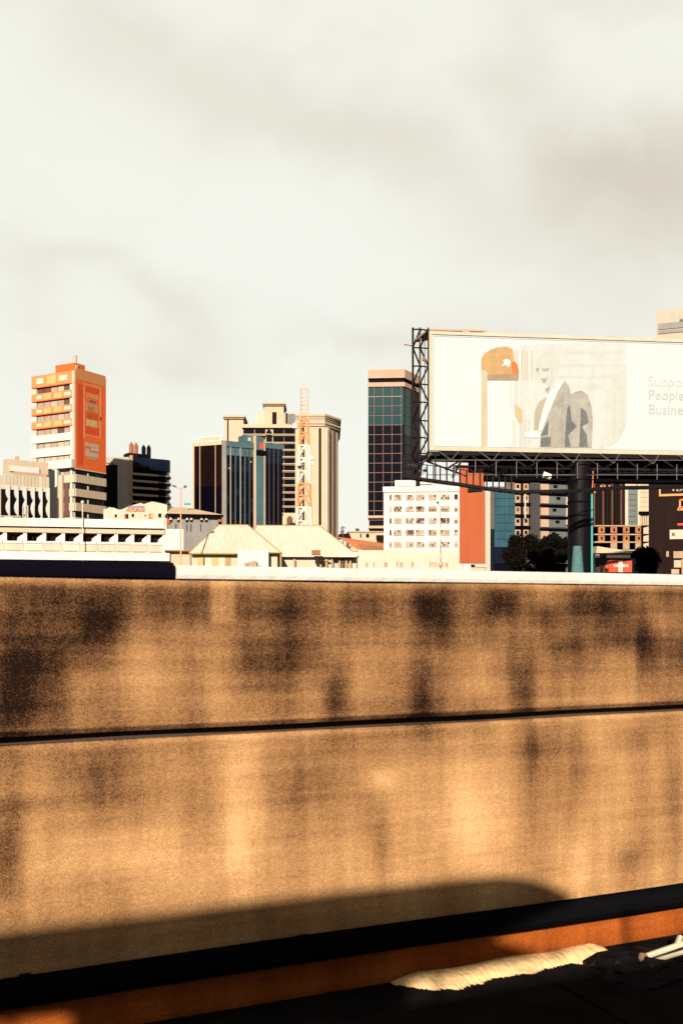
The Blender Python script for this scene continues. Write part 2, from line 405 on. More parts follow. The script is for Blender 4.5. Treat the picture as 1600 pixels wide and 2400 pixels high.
def blk(name, mat, s0, s1, z0, z1, q0, q1, ch=.012, label=None):
    pr = [(q0, z0), (q1 - ch * .3, z0), (q1, z0 + ch), (q1, z1 - ch), (q1 - ch, z1), (q0, z1)]
    v = [Vector(Wp(s, q, z)) - BO for s in (s0, s1) for q, z in pr]; n = 6
    f_ = [tuple(range(n)), tuple(range(n, 2 * n))] + [(i, (i + 1) % n, n + (i + 1) % n, n + i) for i in range(n)]
    return mesh(name, barrier, mat, v, f_, label)
BLKP = M('black_kerb_paint', (.0020, .0018, .0042), rough=.9, var=.35, scale=6, spec=.0, grain=.3)
WHTP = M('white_kerb_paint', (.285, .282, .265), rough=.8, var=.10, scale=7, grain=.12, bump=.3)
s_c, _ = wall_sz(409, 1330)
edges = [(s_c - 2.4 * 3, 0), (s_c - 2.4 * 2, 1), (s_c - 2.4, 0)] + [(s_c + 2.4 * i, (i + 1) % 2) for i in range(0, 9)]
for s0, w in edges:
    if w: blk('coping_block', WHTP, s0 + .004, s0 + 2.396, .098, .139, -.27, .012, label='white painted coping block')
    else: blk('coping_block', BLKP, s0 + .004, s0 + 2.396, .100, .147, -.27, .014, label='black painted coping block')
# black pipe along the foot of the barrier
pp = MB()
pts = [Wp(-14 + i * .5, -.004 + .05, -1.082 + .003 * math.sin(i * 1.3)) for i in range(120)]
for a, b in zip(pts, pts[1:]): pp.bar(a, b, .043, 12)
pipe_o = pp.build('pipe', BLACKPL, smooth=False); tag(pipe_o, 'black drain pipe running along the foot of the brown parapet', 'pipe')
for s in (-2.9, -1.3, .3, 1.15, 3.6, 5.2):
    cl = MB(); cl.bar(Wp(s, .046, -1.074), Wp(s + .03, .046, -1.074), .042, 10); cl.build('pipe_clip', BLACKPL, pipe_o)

# drift of sand along the wall foot
sv = []; sf = []
sa = floor_sq(962, 2340, -1.25)[0]; sb_ = floor_sq(1478, 2252, -1.25)[0]; ns = 260; random.seed(3)
rag = [random.uniform(-.010, .010) for _ in range(ns + 1)]; rag2 = [random.random() for _ in range(97)]
for i in range(ns + 1):
    s = sa + (sb_ - sa) * i / ns
    wdt = min(1, (i + 1) / 34) ** .8 * .118 + .014 * math.sin(s * 5.1) + .010 * math.sin(s * 23) + .006 * math.sin(s * 61) + rag[i]
    if i > ns - 6: wdt *= (ns - i) / 6 + .05
    for j in range(9):
        q = wdt * j / 8 + .003
        sv.append(Wp(s, q, -1.249 + .020 * min(1, i / 30, (ns - i) / 18) ** .7 * math.sin(math.pi * min(1, .35 + .65 * j / 8)) * (1 + .12 * (rag2[i % 97] * 2 - 1) * (1 if j else .3) + .2 * math.sin(s * 17 + j * .4)) * (1 if j < 8 else 0)))
for i in range(ns):
    for j in range(8): sf.append((i * 9 + j, i * 9 + j + 1, i * 9 + j + 10, i * 9 + j + 9))
tag(mesh('sand_drift', None, M('pale_sand', (.46, .30, .145), scale=30, var=.3, grain=.3, bump=.4), sv, sf, smooth=True), 'drift of pale sand along the foot of the parapet', 'sand', None, 'stuff')

# scrap rail on the kerb at the right; black lumps stand for shadow
rail = empty('scrap_rail', Wp(*floor_sq(1560, 2260, -1.25), -1.25)); tag(rail, 'pale twin bar metal rail lying on the dark kerb at the lower right', 'metal rail')
RO = Vector(rail.location)
def aq(px, py, q): s, z = wall_sz(px, py, q); return Vector(Wp(s, q, z)) - RO
PSTEEL = M('scuffed_pale_steel', (.30, .25, .19), rough=.45, metal=.0, var=.3, scale=20)
MB().bar(aq(1512, 2242, .25), aq(1625, 2203, .25), .0105, 8).build('upper_bar', PSTEEL, rail)
MB().bar(aq(1512, 2258, .27), aq(1625, 2224, .27), .008, 8).build('lower_bar', PSTEEL, rail)
MB().bar(aq(1503, 2238, .26), aq(1499, 2262, .28), .010, 6).bar(aq(1501, 2239, .26), aq(1516, 2242, .25), .009, 6).build('end_bracket', M('rusty_steel', (.16, .09, .05)), rail)
MB().bar(aq(1586, 2214, .25), aq(1593, 2196, .23), .010, 6).build('upright', PSTEEL, rail)
def lump(name, mat, px, py, rs, rq, h, lab, cat, seed):
    random.seed(seed); s0, q0 = floor_sq(px, py, -1.25); o_ = empty(name, Wp(s0, q0, -1.25)); tag(o_, lab, cat)
    v = []; f_ = []; nu, nv = 16, 6
    for j in range(nv + 1):
        for i in range(nu):
            a = 2 * math.pi * i / nu; ph = math.pi / 2 * j / nv; rr = (1 + random.uniform(-.16, .16))
            x = math.cos(a) * math.cos(ph) * rs * rr; y = math.sin(a) * math.cos(ph) * rq * rr; z = math.sin(ph) * h * (1 + random.uniform(-.2, .2))
            v.append((DX * x - NX * y, DY * x - NY * y, z))
    for j in range(nv):
        for i in range(nu): f_.append((j * nu + i, j * nu + (i + 1) % nu, (j + 1) * nu + (i + 1) % nu, (j + 1) * nu + i))
    return mesh('crumpled_skin', o_, mat, v, f_, smooth=False)
SHADE_BLACK = M('shade_black', (.002, .002, .003), rough=.5, spec=.06, var=.2)
lump('shadow_lump', SHADE_BLACK, 1476, 2268, .17, .13, .05, 'flat black lump standing in for the shadow at the end of the sand drift', 'shadow stand-in', 5)  # black lump put where a shadow cuts off the sunlit sand
lump('rail_shade_lump', M('shade_dark', (.005, .004, .005), rough=.8, var=.5, scale=20, spec=.02), 1555, 2290, .22, .08, .035, 'crumpled black lump standing in for shade under the pale metal rail', 'rubber scrap', 9)  # second black lump, darkening the shaded kerb under the rail

# ------------------------------------------------------------------ unseen stand-in van behind the camera; its added roof board shades the barrier
van = empty('shadow_van', Wp(0, 0, -EYE), math.atan2(DY, DX)); tag(van, 'dark stand-in van out of view with a roof board added to shade the parapet', 'van')
VQ0, VQ1 = 4.55, 6.3
def V3(s, q, z): return (s, -q, z)
VP = M('van_paint', (.012, .012, .016), rough=.3, spec=.4, streak=0)
prof = [(-8.6, .32), (-8.65, 1.1), (-8.5, 2.12), (-8.4, 2.2), (.02, 2.2), (.16, 2.12), (.62, 1.25), (1.15, 1.05), (1.22, .34)]  # body lengthened to block sky light from the shadowed wall
n = len(prof); v = [V3(s, q, z) for q in (VQ0, VQ1) for s, z in prof]
mesh('body', van, VP, v, [tuple(range(n)), tuple(range(n, 2 * n))] + [(i, (i + 1) % n, n + (i + 1) % n, n + i) for i in range(n)])
for q in (VQ0 - .004, VQ1 + .004):
    for a, b in ((-1.35, -.15), (-2.9, -1.5), (-4.5, -3.05), (-6.2, -4.7), (-8.0, -6.4)):
        mesh('window', van, DARKGLASS, [V3(a, q, 1.25), V3(b + (.5 if b > -.2 else 0), q, 1.25), V3(b, q, 1.95), V3(a, q, 1.95)], [(0, 1, 2, 3)])
mesh('windscreen', van, DARKGLASS, [V3(.19, VQ0 + .12, 2.08), V3(.19, VQ1 - .12, 2.08), V3(.61, VQ1 - .12, 1.29), V3(.61, VQ0 + .12, 1.29)], [(0, 1, 2, 3)])
for s in (-7.0, .35):
    for q, sg in ((VQ0 - .02, 1), (VQ1 + .02, -1)):
        wl = MB().bar(V3(s, q, .33), V3(s, q + sg * .22, .33), .33, 24).build('wheel', BLACKPL, van)
        MB().bar(V3(s, q - sg * .01, .33), V3(s, q + sg * .05, .33), .19, 16).build('rim', STEEL_M, wl)
QS = 4.72
def back(px, py):     # from shadow on the barrier to the board that throws it
    s, z = wall_sz(px, py); return s - QS * math.tan(SUN_A), z + QS * SUN_T + EYE
def lerp_tab(tab, x):
    for (xa, ya), (xb, yb) in zip(tab, tab[1:]):
        if xa <= x <= xb: return ya + (yb - ya) * (x - xa) / (xb - xa)
TOP = [(-700, 2290), (0, 2186), (300, 2152), (600, 2118), (850, 2088), (1050, 2066), (1160, 2056), (1210, 2057), (1250, 2062), (1290, 2076), (1330, 2094), (1340, 2110)]
def floor_line(px): return 2246 + (1310 - px) * .2105 if px > 700 else 2374.4 + (700 - px) * .26
holes_px = [((80, 2212), (465, 2166), (480, 2150), (80, 2194)), ((640, 2148), (1225, 2088), (1235, 2076), (640, 2128))]
SLOT = [[(80, 2194, 2212), (480, 2150, 2165)], [(640, 2128, 2148), (1230, 2076, 2088)]]
xs = sorted(set([-700, 0, 80, 170, 171, 480, 640, 960, 990, 1145, 1230] + list(range(-600, 1340, 30)) + [1210, 1250, 1290, 1330, 1340, 1310]))
def spans(x, xm):
    t_ = lerp_tab(TOP, x)
    if xm < 170: lo_ = 2394 - 18 * (x / 170.0)
    elif xm < 975: lo_ = floor_line(x) + 60
    else: lo_ = floor_line(x) - 17
    if xm > 1145:
        up_ = 2200 - (x - 1145) * (90 / 195.0); low = [(2200 + (x - 1145) * (47 / 165.0), lo_)] if xm < 1310 else []
        sp_l = [(t_, max(up_, t_ + .5))] + low
    else: sp_l = [(t_, lo_)]
    for (xa, ta, ba), (xb, tb, bb) in SLOT:
        if xa < xm < xb:
            k = (x - xa) / (xb - xa); h0, h1 = ta + (tb - ta) * k, ba + (bb - ba) * k
            sp_l = [(sp_l[0][0], h0), (h1, sp_l[0][1])] + sp_l[1:]
    return sp_l
bv = []; bf = []
for xa, xb in zip(xs, xs[1:]):
    for (a0, a1), (b0, b1) in zip(spans(xa, (xa + xb) / 2), spans(xb, (xa + xb) / 2)):
        k = len(bv)
        bv += [V3(s_, q_, z_) for q_ in (QS - .015, QS + .015) for s_, z_ in (back(xa, a0), back(xb, b0), back(xb, b1), back(xa, a1))]
        bf += [(k, k + 1, k + 2, k + 3), (k + 7, k + 6, k + 5, k + 4), (k, k + 4, k + 5, k + 1), (k + 2, k + 6, k + 7, k + 3), (k, k + 3, k + 7, k + 4), (k + 1, k + 5, k + 6, k + 2)]
mesh('shadow_board', van, VP, bv, bf)  # added board, cut to the outline of the shadow it throws
holes = [[back(*p) for p in h] for h in holes_px]
tg = bpy.data.materials.new('tinted_slot'); tg.use_nodes = True; tt = tg.node_tree; tt.nodes.clear()
tr = N('ShaderNodeBsdfTransparent', tt); tr.inputs['Color'].default_value = (.10, .07, .055, 1); oo = N('ShaderNodeOutputMaterial', tt); LK(tr.outputs[0], oo.inputs[0], tt)
for h in holes: mesh('tinted_slot', van, tg, [V3(s, QS, z) for s, z in h], [tuple(range(4))])  # panes added so the cast shadow shows two dimly lit bands
for s in (-4.2, -2.8, -1.4, -.6): MB().bar(V3(s, QS + .05, 2.19), V3(s, QS + .02, 2.5), .012, 6).build('bracket', STEEL_D, van)

# ================================================================== the city
# ---- orange tower
T = Bd('office_tower', 'tall white office tower with orange wrapped right side and orange bands', 'tower', 177, 250, 60, 152)
TW, TL = T.R(248), T.L(76); zt = T.z(868)
T.core('core', CURTAIN, TW, TL, 0, zt - .4, .5)
lay = [(868, 897, ORANGE_L), (912, 930, ORANGE_L), (946, 963, ORANGE_L), (979, 996, ORANGE_L), (1012, 1030, WHITE), (1044, 1064, WHITE), (1078, 1098, WHITE), (1112, 1130, CREAM), (1145, 1163, CREAM), (1178, 1197, CREAM), (1212, 1300, CREAM)]
for i, (a, b, m) in enumerate(lay):
    sp = T.l('spandrel', m, 0.02, TL, -.25, .5, T.z(b), T.z(a))
    if m is ORANGE_L:
        T.l('lip', ORANGE_D, .03, TL - .1, -.3, .1, T.z(b) - .1, T.z(b) + .08, sp)
        for (p0, p1, mm) in (((88, 104, PALE), (112, 133, YELLOW), (140, 160, PALE)) if i == 0 else ((88, 100, PALE), (105, 122, YELLOW), (129, 147, YELLOW), (152, 168, PALE))):
            u = .25 if mm is PALE else .12
            T.lp('printed_mark', mm, p0, p1, a + (b - a) * u, b - (b - a) * (u + .05), -.28, -.2, 177, sp)
wins = [(897, 912), (930, 946), (963, 979), (996, 1012), (1030, 1044), (1064, 1078), (1098, 1112), (1130, 1145), (1163, 1178), (1197, 1212)]
for i, (a, b) in enumerate(wins):
    random.seed(i)
    for k in range(5):
        p0 = 88 + k * 15.4
        mm = random.choice([CURTAIN, CURTAIN, PALEGREY, BROWNWIN]) if i < 4 else random.choice([CURTAIN, PALEGREY, BEIGE])
        wn_ = T.lp('window', mm if i < 7 else BROWNWIN, p0, p0 + 14.2, a, b, .3, .46, 177)
    T.lp('window_jamb', WHITE, 165, 170, a, b, -.1, .5, 177); T.lp('window_jamb', BROWNWIN, 161.5, 164.5, a, b, .2, .48, 177)
    T.lp('window_jamb', PALE, 79, 86, a, b, 0, .5, 177)
T.lp('corner_pier', CREAM, 171, 177, 868, 1098, -.30, .1, 177)
T.r('orange_wrap', ORANGE, 0.03, TW, -.12, .5, T.z(1097), zt)
FRM = M('faded_orange_line', (.32, .14, .06))
for (p0, p1, y0, y1, m) in ((196, 198, 905, 1026, FRM), (234, 236, 911, 1029, FRM), (196, 236, 904, 906, FRM), (196, 236, 1022, 1024, FRM), (200, 233, 909, 921, ORANGE_D), (182, 194, 900, 1090, ORANGE_D),
        (203, 231, 925, 935, ORANGE_L), (209, 224, 939, 944, GREYDK), (201, 231, 948, 967, ORANGE_L), (206, 222, 953, 965, YELLOW), (202, 230, 969, 983, ORANGE_D), (208, 212, 974, 982, GREYDK),
        (203, 228, 985, 1000, YELLOW), (200, 232, 1003, 1018, ORANGE_D), (234, 237, 978, 986, GREYDK), (199, 231, 1040, 1048, PALEGREY), (201, 210, 1052, 1060, PALEGREY), (214, 231, 1050, 1058, PALEGREY), (201, 230, 1061, 1072, PALEGREY), (206, 226, 1073, 1079, ORANGE_L), (178, 247, 872, 898, ORANGE_L)):
    T.rp('printed_panel', m, p0, p1, y0, y1, -.16 if m is not ORANGE_D else -.14, -.1)
T.r('cornice', CREAM, 0, TW, -.2, .3, T.z(1099.5), T.z(1097))
for a, b in ((1111, 1130), (1145, 1163), (1178, 1197), (1212, 1300)): T.r('spandrel', BEIGE, 0.02, TW, -.25, .5, T.z(b), T.z(a))
for a, b in ((1100, 1111), (1130, 1145), (1163, 1178), (1197, 1212)):
    for p0, p1 in ((179, 190), (190, 206), (209, 225), (225, 240), (240, 247)): T.rp('window', random.choice([DARKGLASS, NAVY, BROWN_GL]), p0, p1 - .8, a, b, .15, .3, 177)
    T.rp('window_jamb', BEIGE, 206.5, 208.5, a + 5, b, -.05, .3, 177)
u = Vector((math.cos(T.th), math.sin(T.th))); v_ = Vector((math.cos(T.ph), math.sin(T.ph)))
a0 = T.R(172) if False else .5
pl = T.L(127); pr = T.R(204)
prism('penthouse', T.o, ORANGE, [tuple(v_ * .6 + u * .5), tuple(u * pr + v_ * .6), tuple(u * pr + v_ * pl), tuple(v_ * pl + u * .5)], zt - .3, T.z(848))
T.r('vent_panel', PALE, .55, 1.3, .3, .5, T.z(864), T.z(853))
MB().bar((u.x + v_.x, u.y + v_.y, T.z(849)), (u.x + v_.x, u.y + v_.y, T.z(830)), .5, 6, .45).build('roof_aerial', M('aerial_pink', (.3, .17, .13)), T.o)
# white block and pylon at the foot of the tower
T.l('stair_block', WHITE, -.05, T.L(116), -1.4, -.3, T.z(1097, 0), T.z(1077, 0))
T.l('pylon', WHITE, T.L(142), T.L(118), -1.2, -.3, 0, T.z(1097))
T.l('pylon_return', BEIGE, T.L(152), T.L(142.5), -.8, -.3, 0, T.z(1112))
T.lp('dark_opening', BROWNWIN, 153, 164, 1130, 1210, -.33, -.26, 177)

# ---- arcaded bank hall at far left
A = Bd('arcade_hall', 'white low hall with tall dark bays between scalloped fins at the far left', 'building', -20, 239, 35, 125)
AW = A.R(117)
A.core('core', CREAM, AW, 4, 0, A.z(1112), 0)
A.r('roof_block', BEIGE, A.R(18), AW, 1.0, 3.5, A.z(1112), A.z(1078, A.R(60)))
A.rp('roof_fascia', WHITE, 25, 95, 1093, 1106, .6, 1.1); A.rp('roof_slot', TAN, 36, 112, 1107, 1117, .5, 1.02); A.rp('chimney', TAN, 45, 52, 1067, 1080, 2, 3)
for k in range(13): A.rp('parapet_rib', random.choice([CREAM, PALE, BEIGE]), 8 + k * 8.3, 8 + k * 8.3 + 7.6, 1114, 1146, -.18, .02, 60)
bays = [(3, 20), (23, 40), (43, 59), (62, 78), (81, 96), (99, 113)]
for i, (p0, p1) in enumerate(bays):
    am = A.R((p0 + p1) / 2); zt_ = A.z(1143 + 0.0 * i, A.R(60)); zb = A.z(1212, A.R(60))
    by = A.r('window', DARKGLASS if i not in (0, 5) else BROWN_GL, A.R(p0), A.R(p1), -.03, .05, zb - 6, zt_)
    # fin with two bulging lobes per height
    xr = A.R(p1 + 2.5); xl = A.R(p1 - .5); bul = (A.R(p1) - A.R(p0)) * .42
    pts = [(xr, zb - 6)]; h = zt_ - zb; 
    pts += [(xr, zt_ + .2)]
    for q in range(0, 25):
        zz = zt_ - (h + 2) * q / 24; w_ = abs(math.sin(math.pi * (q / 24 * 2.45 + .16))) ** .7
        pts.append((xl - bul * w_ + bul * .15, zz))
    pts.append((xl, zb - 6))
    slab('scalloped_fin', A.o, WHITE, pts, A.P, -.6, -.05)
    A.rp('fin_shoulder', PALE, p0, p1 + 3, 1140, 1150, -.3, 0, 60)

# ---- black slab and ribbed navy block
B1 = Bd('dark_slab_block', 'narrow black slab building directly behind the right edge of the orange tower', 'building', 268, 285, 30, 160)
B1.core('wall', BLACKWALL, 1.0, B1.L(243), 0, B1.z(1089), 0)
MB().bar((0, 0, B1.z(1088)), (-2.5, 2, B1.z(1083)), .15).bar((-2.5, 2, B1.z(1083)), (-5, 2, B1.z(1082)), .15).build('roof_rail', STEEL_D, B1.o)
B2 = Bd('ribbed_office_block', 'navy ribbed office block with rounded corners, pale bands and rooftop tanks', 'building', 308, 300, 32, 172)
W2 = B2.R(401); L2 = B2.L(247)
B2.core('core', GREYDK, W2, L2, 0, B2.z(1072), .3)
B2.l('blank_wall', GREYWALL, 0.6, L2, -.1, .3, 0, B2.z(1071))
B2.r('corner_pier', TAN, -.4, .35, -.3, .5, 0, B2.z(1067))
zz = 1073; rows = []
def rounded_band(name, m, z0, z1, out, parent=None):
    Wm = W2; r = 2.2; pl = [(.35, 0.2), (.35, -out)]
    for k in range(7):
        a = -math.pi / 2 + math.pi / 2 * k / 6; pl.append((Wm - r + (r + out) * math.cos(a), r + (r + out) * math.sin(a)))
    pl += [(Wm + out, 8), (.35, 8)]
    P2 = [B2.P(a, d, 0)[:2] for a, d in pl]
    return prism(name, B2.o, m, P2, z0, z1)
rounded_band('parapet', NAVY, B2.z(1099), B2.z(1071), .5)
for k in range(10):
    y = 1099 + k * 16.2
    rounded_band('glass_band', DARKGLASS, B2.z(y + 8.5), B2.z(y), .1)
    rounded_band('rib', NAVY, B2.z(y + 16.2), B2.z(y + 10.7), .7)
    if k < 7:
        B2.rp('lit_sill', M('ribbed_sill', (.20, .145, .095), var=.2), 309, 369, y + 9.2, y + 14.4, -.95, -.3, 308); B2.rp('sill', STEEL_P if k < 3 else GREYDK, 369.3, 396, y + 10.6, y + 12.4, -.78, -.3, 308)
    rounded_band('sill_band', NAVY, B2.z(y + 10.7), B2.z(y + 8.5), .45)
def tank(px, py0, py1, wpx, m, lab, host, Y):
    b = empty('water_tank', (wx(px, Y), Y, wz(py1, Y))); tag(b, lab, 'water tank', 'tanks on the navy office roof'); r = wpx / F * Y / 2; h = wz(py0, Y) - wz(py1, Y)
    MB().bar((0, 0, 0), (0, 0, h * .78), r, 14).build('drum', m, b); MB().bar((0, 0, h * .78), (0, 0, h), r, 14, r * .25).build('lid', m, b)
for px, y0, y1, m, lab in ((308, 1036, 1068, RUST, 'rust orange water tank leftmost on the navy office roof'), (319, 1037, 1070, RUST, 'rust orange water tank beside the corner one on the navy roof'),
        (337, 1043, 1072, BROWN_GL, 'dark brown water tank left of the dark pair on the navy roof'), (349, 1043, 1074, BROWN_GL, 'dark brown water tank rightmost on the navy roof')):
    tank(px, y0, y1, 10, m, lab, B2, 304)
B2.rp('roof_plinth', DKBROWN, 306, 352, 1061, 1073, 2, 6); B2.rp('roof_hatch', DARKGLASS, 330, 352, 1066, 1074, .5, 2)

# ---- hotel with curved gables, grey shed
Hh = Bd('small_hotel', 'cream three storey hotel with curved gables and orange rooftop lettering', 'hotel', 392, 190, 20, 174)
hl = Hh.L(243)
def hz(py): return Hh.z(py)
pts = [(0, 0), (0, hz(1183))]
for px, py in ((392, 1183), (372, 1178), (357, 1175), (343, 1179), (338, 1181), (330, 1178), (318, 1181), (305, 1185), (297, 1188), (285, 1193), (276, 1193), (268, 1189), (256, 1187), (248, 1192), (243, 1192)): pts.append((Hh.L(px), hz(py)))
pts.append((hl, 0))
slab('front_wall', Hh.o, CREAM, pts, Hh.PL, 0, 6)
for px, py, w_, h_ in ((272, 1209, 5, 7), (312, 1208, 6, 7), (375, 1208, 7, 9), (313, 1235, 6, 7), (375, 1235, 5, 9), (341, 1208, 3, 3), (341, 1234, 3, 3)):
    w1 = Hh.lp('window', DARKGLASS, px - w_ / 2, px + w_ / 2, py - h_ / 2, py + h_ / 2, -.04, .1); Hh.lp('frame', BEIGE, px - w_ / 2 - .8, px + w_ / 2 + .8, py + h_ / 2, py + h_ / 2 + 1, -.12, .05, None, w1)
for px, py in ((297, 1210), (354, 1210), (355, 1235)):
    w1 = Hh.lp('shuttered_window', RUST, px - 4.5, px + 4.5, py - 6, py + 6, -.05, .1); Hh.lp('pane', YELLOW if px > 340 else BROWN_GL, px - 1, px + 4, py - 4, py + 4, -.08, .1, None, w1)
Hh.lp('string_course', YCREAM, 243, 392, 1221, 1223, -.1, .05, 392)
text_mesh('lettering', Hh.o, M('orange_letters', (.26, .085, .03)), 'HOTEL&PLAZA', 1.0, face_mtx(Hh.PL(Hh.L(297), -.12, hz(1198.5)), Hh.ph - math.pi), .05, width=45 / F * 190)
for k in range(11): Hh.lp('small_letter', PURPLE, 301 + k * 3.6, 301 + k * 3.6 + 2.4, 1185.5, 1190, -.1, 0, 320)
Sh = Bd('grey_shed', 'grey walled shed under a wide beige hipped roof right of the cream hotel', 'shed', 395, 186, 14, 165)
sw = Sh.R(512)
Sh.r('wall', M('blue_grey_render', (.10, .095, .09), streak=.3, var=.25), 0, sw, 0, 14, 0, Sh.z(1208))
v = [(0 - .5, -1.2), (sw + .8, -1.2), (sw + .8, 15), (-.5, 15)]
zb, zr = Sh.z(1205), Sh.z(1180)
vv = [Sh.P(a, d, zb) for a, d in v] + [Sh.P(1.0, 7, zr), Sh.P(sw * .46, 7, zr)]
mesh('roof', Sh.o, TAN if False else M('beige_roof_sheet', (.25, .18, .11), streak=.2), vv, [(0, 1, 5, 4), (1, 2, 5), (2, 3, 4, 5), (3, 0, 4), (0, 3, 2, 1)])
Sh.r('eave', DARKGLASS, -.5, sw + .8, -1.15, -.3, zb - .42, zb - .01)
for k, px in enumerate((400, 418, 438, 448, 472, 483)):
    lt = Sh.rp('wall_lamp', PALE, px - 2.5, px + 2.5, 1211, 1219, -.5, -.1); Sh.rp('shade', STEEL_D, px - 3, px + 1.5, 1219, 1222, -.5, -.1, None, lt)
for px in (412, 438, 447, 470): Sh.rp('downpipe', STEEL_D, px - .5, px + .5, 1228, 1245, -.2, -.05)
Sh.rp('red_panel', REDSIGN, 391, 399, 1218, 1227, -.3, -.1); Sh.rp('red_panel', REDSIGN, 511, 518, 1212, 1223, -.3, -.1)
Sh.rp('roof_tank', TEALPAINT, 437, 443, 1174, 1178, 3, 4); Sh.rp('roof_tank', TEALPAINT, 445, 451, 1174, 1178, 3, 4)

# ---- long white terminal with bays at left
Z = Bd('long_terminal', 'long low white terminal with shaded bays in front of the orange tower', 'building', -60, 150, 12, 102)
zw = Z.R(386)
zf = lambda py, px=0: Z.z(py, Z.R(px))
Z.r('back_wall', CREAM, 0, zw, 2.2, 8, 0, zf(1245))
Z.r('roof_slab', M('bright_white_fascia', (.27, .27, .255), streak=.08), 0, Z.R(383), -1.0, 8.2, zf(1233.5), zf(1214))
Z.r('yellowed_fascia', YCREAM, 0, Z.R(64), -1.06, -.99, zf(1231), zf(1216))
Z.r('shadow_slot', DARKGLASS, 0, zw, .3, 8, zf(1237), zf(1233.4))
Z.r('eave_beam', BEIGE, 0, zw, -.55, 2.5, zf(1247), zf(1236.8))
Z.r('apron_wall', CREAM, 0, zw, -.2, 2.2, 0, zf(1268))
Z.r('ledge', M('bright_white_ledge', (.27, .268, .25), streak=.08), 0, Z.R(397), -1.6, -.2, zf(1312), zf(1293))
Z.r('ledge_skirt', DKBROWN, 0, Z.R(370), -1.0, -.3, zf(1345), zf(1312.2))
bp_ = [(-36, 10), (10, 57), (57, 102), (102, 146), (146, 188), (188, 230), (230, 270), (270, 308), (308, 346), (346, 384)]
for i, (p0, p1) in enumerate(bp_):
    a0, a1 = Z.R(p0), Z.R(p1); zt_, zb = zf(1247), zf(1268.2)
    rc = Z.r('bay_recess', BROWNWIN if i % 2 else DKBROWN, a0 + .1, a1 - .1, 2.05, 2.19, zb, zt_)
    Z.r('orange_shutter', M('orange_shutter', (.20, .06, .025), var=.3) if i in (3, 4, 5, 6, 7) else (BEIGE_D if i > 7 else BROWN_GL), a0 + (a1 - a0) * .42, a0 + (a1 - a0) * .62, 1.95, 2.1, zb, zt_ - .35, rc)
    Z.r('mullion', PALE, a0 + (a1 - a0) * .36, a0 + (a1 - a0) * .40, 1.9, 2.1, zb, zt_ - .45, rc)
    Z.r('fin', WHITE, a1 - .1, a1 + .45, -.35, 2.4, zb - .3, zt_ - .03)
    wb_ = a1 - a0; slab('brace_or_lit_patch', Z.o, WHITE, [(a0 + wb_ * .64, zb), (a1 + .05, zb), (a1 + .05, zt_ - .05), (a0 + wb_ * .66, zb + (zt_ - zb) * .42)], Z.P, .2, .45)  # white panel standing in for the sunlit diagonal patch of the bay
    Z.r('sill', WHITE, a0 + .4, a1 - .2, -.4, .3, zb - .28, zb + .06)
    Z.r('sill_gap', BROWN_GL, a0 + .45, a1 - .9, -.23, -.19, zb - .42, zb - .29)
    Z.r('apron_panel', random.choice([CREAM, CREAM, YCREAM]), a0 + .03, a1 - .03, -.27, -.2, zf(1289), zf(1271)); Z.r('apron_joint', BEIGE_D, a0 + .3, a1 - .4, -.3, -.2, zf(1291.5), zf(1290))
Z.r('end_wall', WHITE, Z.R(381), Z.R(430), -.3, 6, 0, zf(1240, 400))
Z.rp('canopy', M('rust_canopy', (.16, .05, .02)), 386, 452, 1291, 1294, -2.2, .5); Z.rp('stall_wall', BEIGE, 400, 444, 1294, 1340, -1.2, -.6)
g_ = Z.rp('roof_canopy', STEEL_P, 2, 50, 1209, 1211, -.3, 1.2); Z.rp('canopy_vault', YCREAM, 10, 30, 1211, 1215, -.2, .9, None, g_)
for px in (54, 60, 65, 80): MB().bar(Z.P(Z.R(px), .6, zf(1214)), Z.P(Z.R(px), .6, zf(1180 + (px % 7))), .12).build('roof_pole', PALEGREY, Z.o)

# ---- cream hipped house
Hp = Bd('hipped_house', 'cream yellow house with broad hipped roof in the middle foreground', 'house', 450, 140, 3, 100)
def hp_roof(name, px0, px1, r0, r1, ye, yr, d0, d1):
    e0, e1 = Hp.R(px0), Hp.R(px1); zb = Hp.z(ye); zr = EYE + (HOR - yr) / F * (140 + (d0 + d1) / 2)
    k = (140 + (d0 + d1) / 2) / 140
    q0, q1 = Hp.R(800 + (r0 - 800) * k), Hp.R(800 + (r1 - 800) * k); dm = (d0 + d1) / 2
    vv = [Hp.P(e0, d0, zb), Hp.P(e1, d0, zb), Hp.P(e1, d1, zb), Hp.P(e0, d1, zb), Hp.P(q0, dm, zr), Hp.P(q1, dm, zr)]
    o = mesh(name, Hp.o, YCREAM, vv, [(0, 1, 5, 4), (1, 2, 5), (2, 3, 4, 5), (3, 0, 4), (0, 3, 2, 1)])
    hpb = MB()
    for a, b in ((0, 4), (1, 5), (4, 5)): hpb.bar(vv[a], vv[b], .10)
    hpb.build('ridge_cap', YTRIM, o)
    sm = MB()
    for q in range(1, 40):
        t_ = q / 40; a = Vector(vv[0]).lerp(Vector(vv[1]), t_); r0_ = (Vector(vv[4]) - Vector(vv[0])).dot((Vector(vv[1]) - Vector(vv[0])).normalized()); L_ = (Vector(vv[1]) - Vector(vv[0])).length; r1_ = (Vector(vv[5]) - Vector(vv[0])).dot((Vector(vv[1]) - Vector(vv[0])).normalized())
        xq = t_ * L_; h = min(1, xq / r0_, (L_ - xq) / (L_ - r1_)); up_ = Vector((0, 0, 0)) + (Vector(vv[4]) - Vector(vv[0])) - (Vector(vv[1]) - Vector(vv[0])).normalized() * r0_
        sm.bar(a + Vector((0, -.03, .02)), a + up_ * h + Vector((0, -.03, .02)), .045)
    sm.build('sheet_seams', M('seam_cream', (.205, .19, .145)), o)
    return o
hp_roof('rear_roof', 560, 846, 610, 758, 1300, 1231, 5, 16)
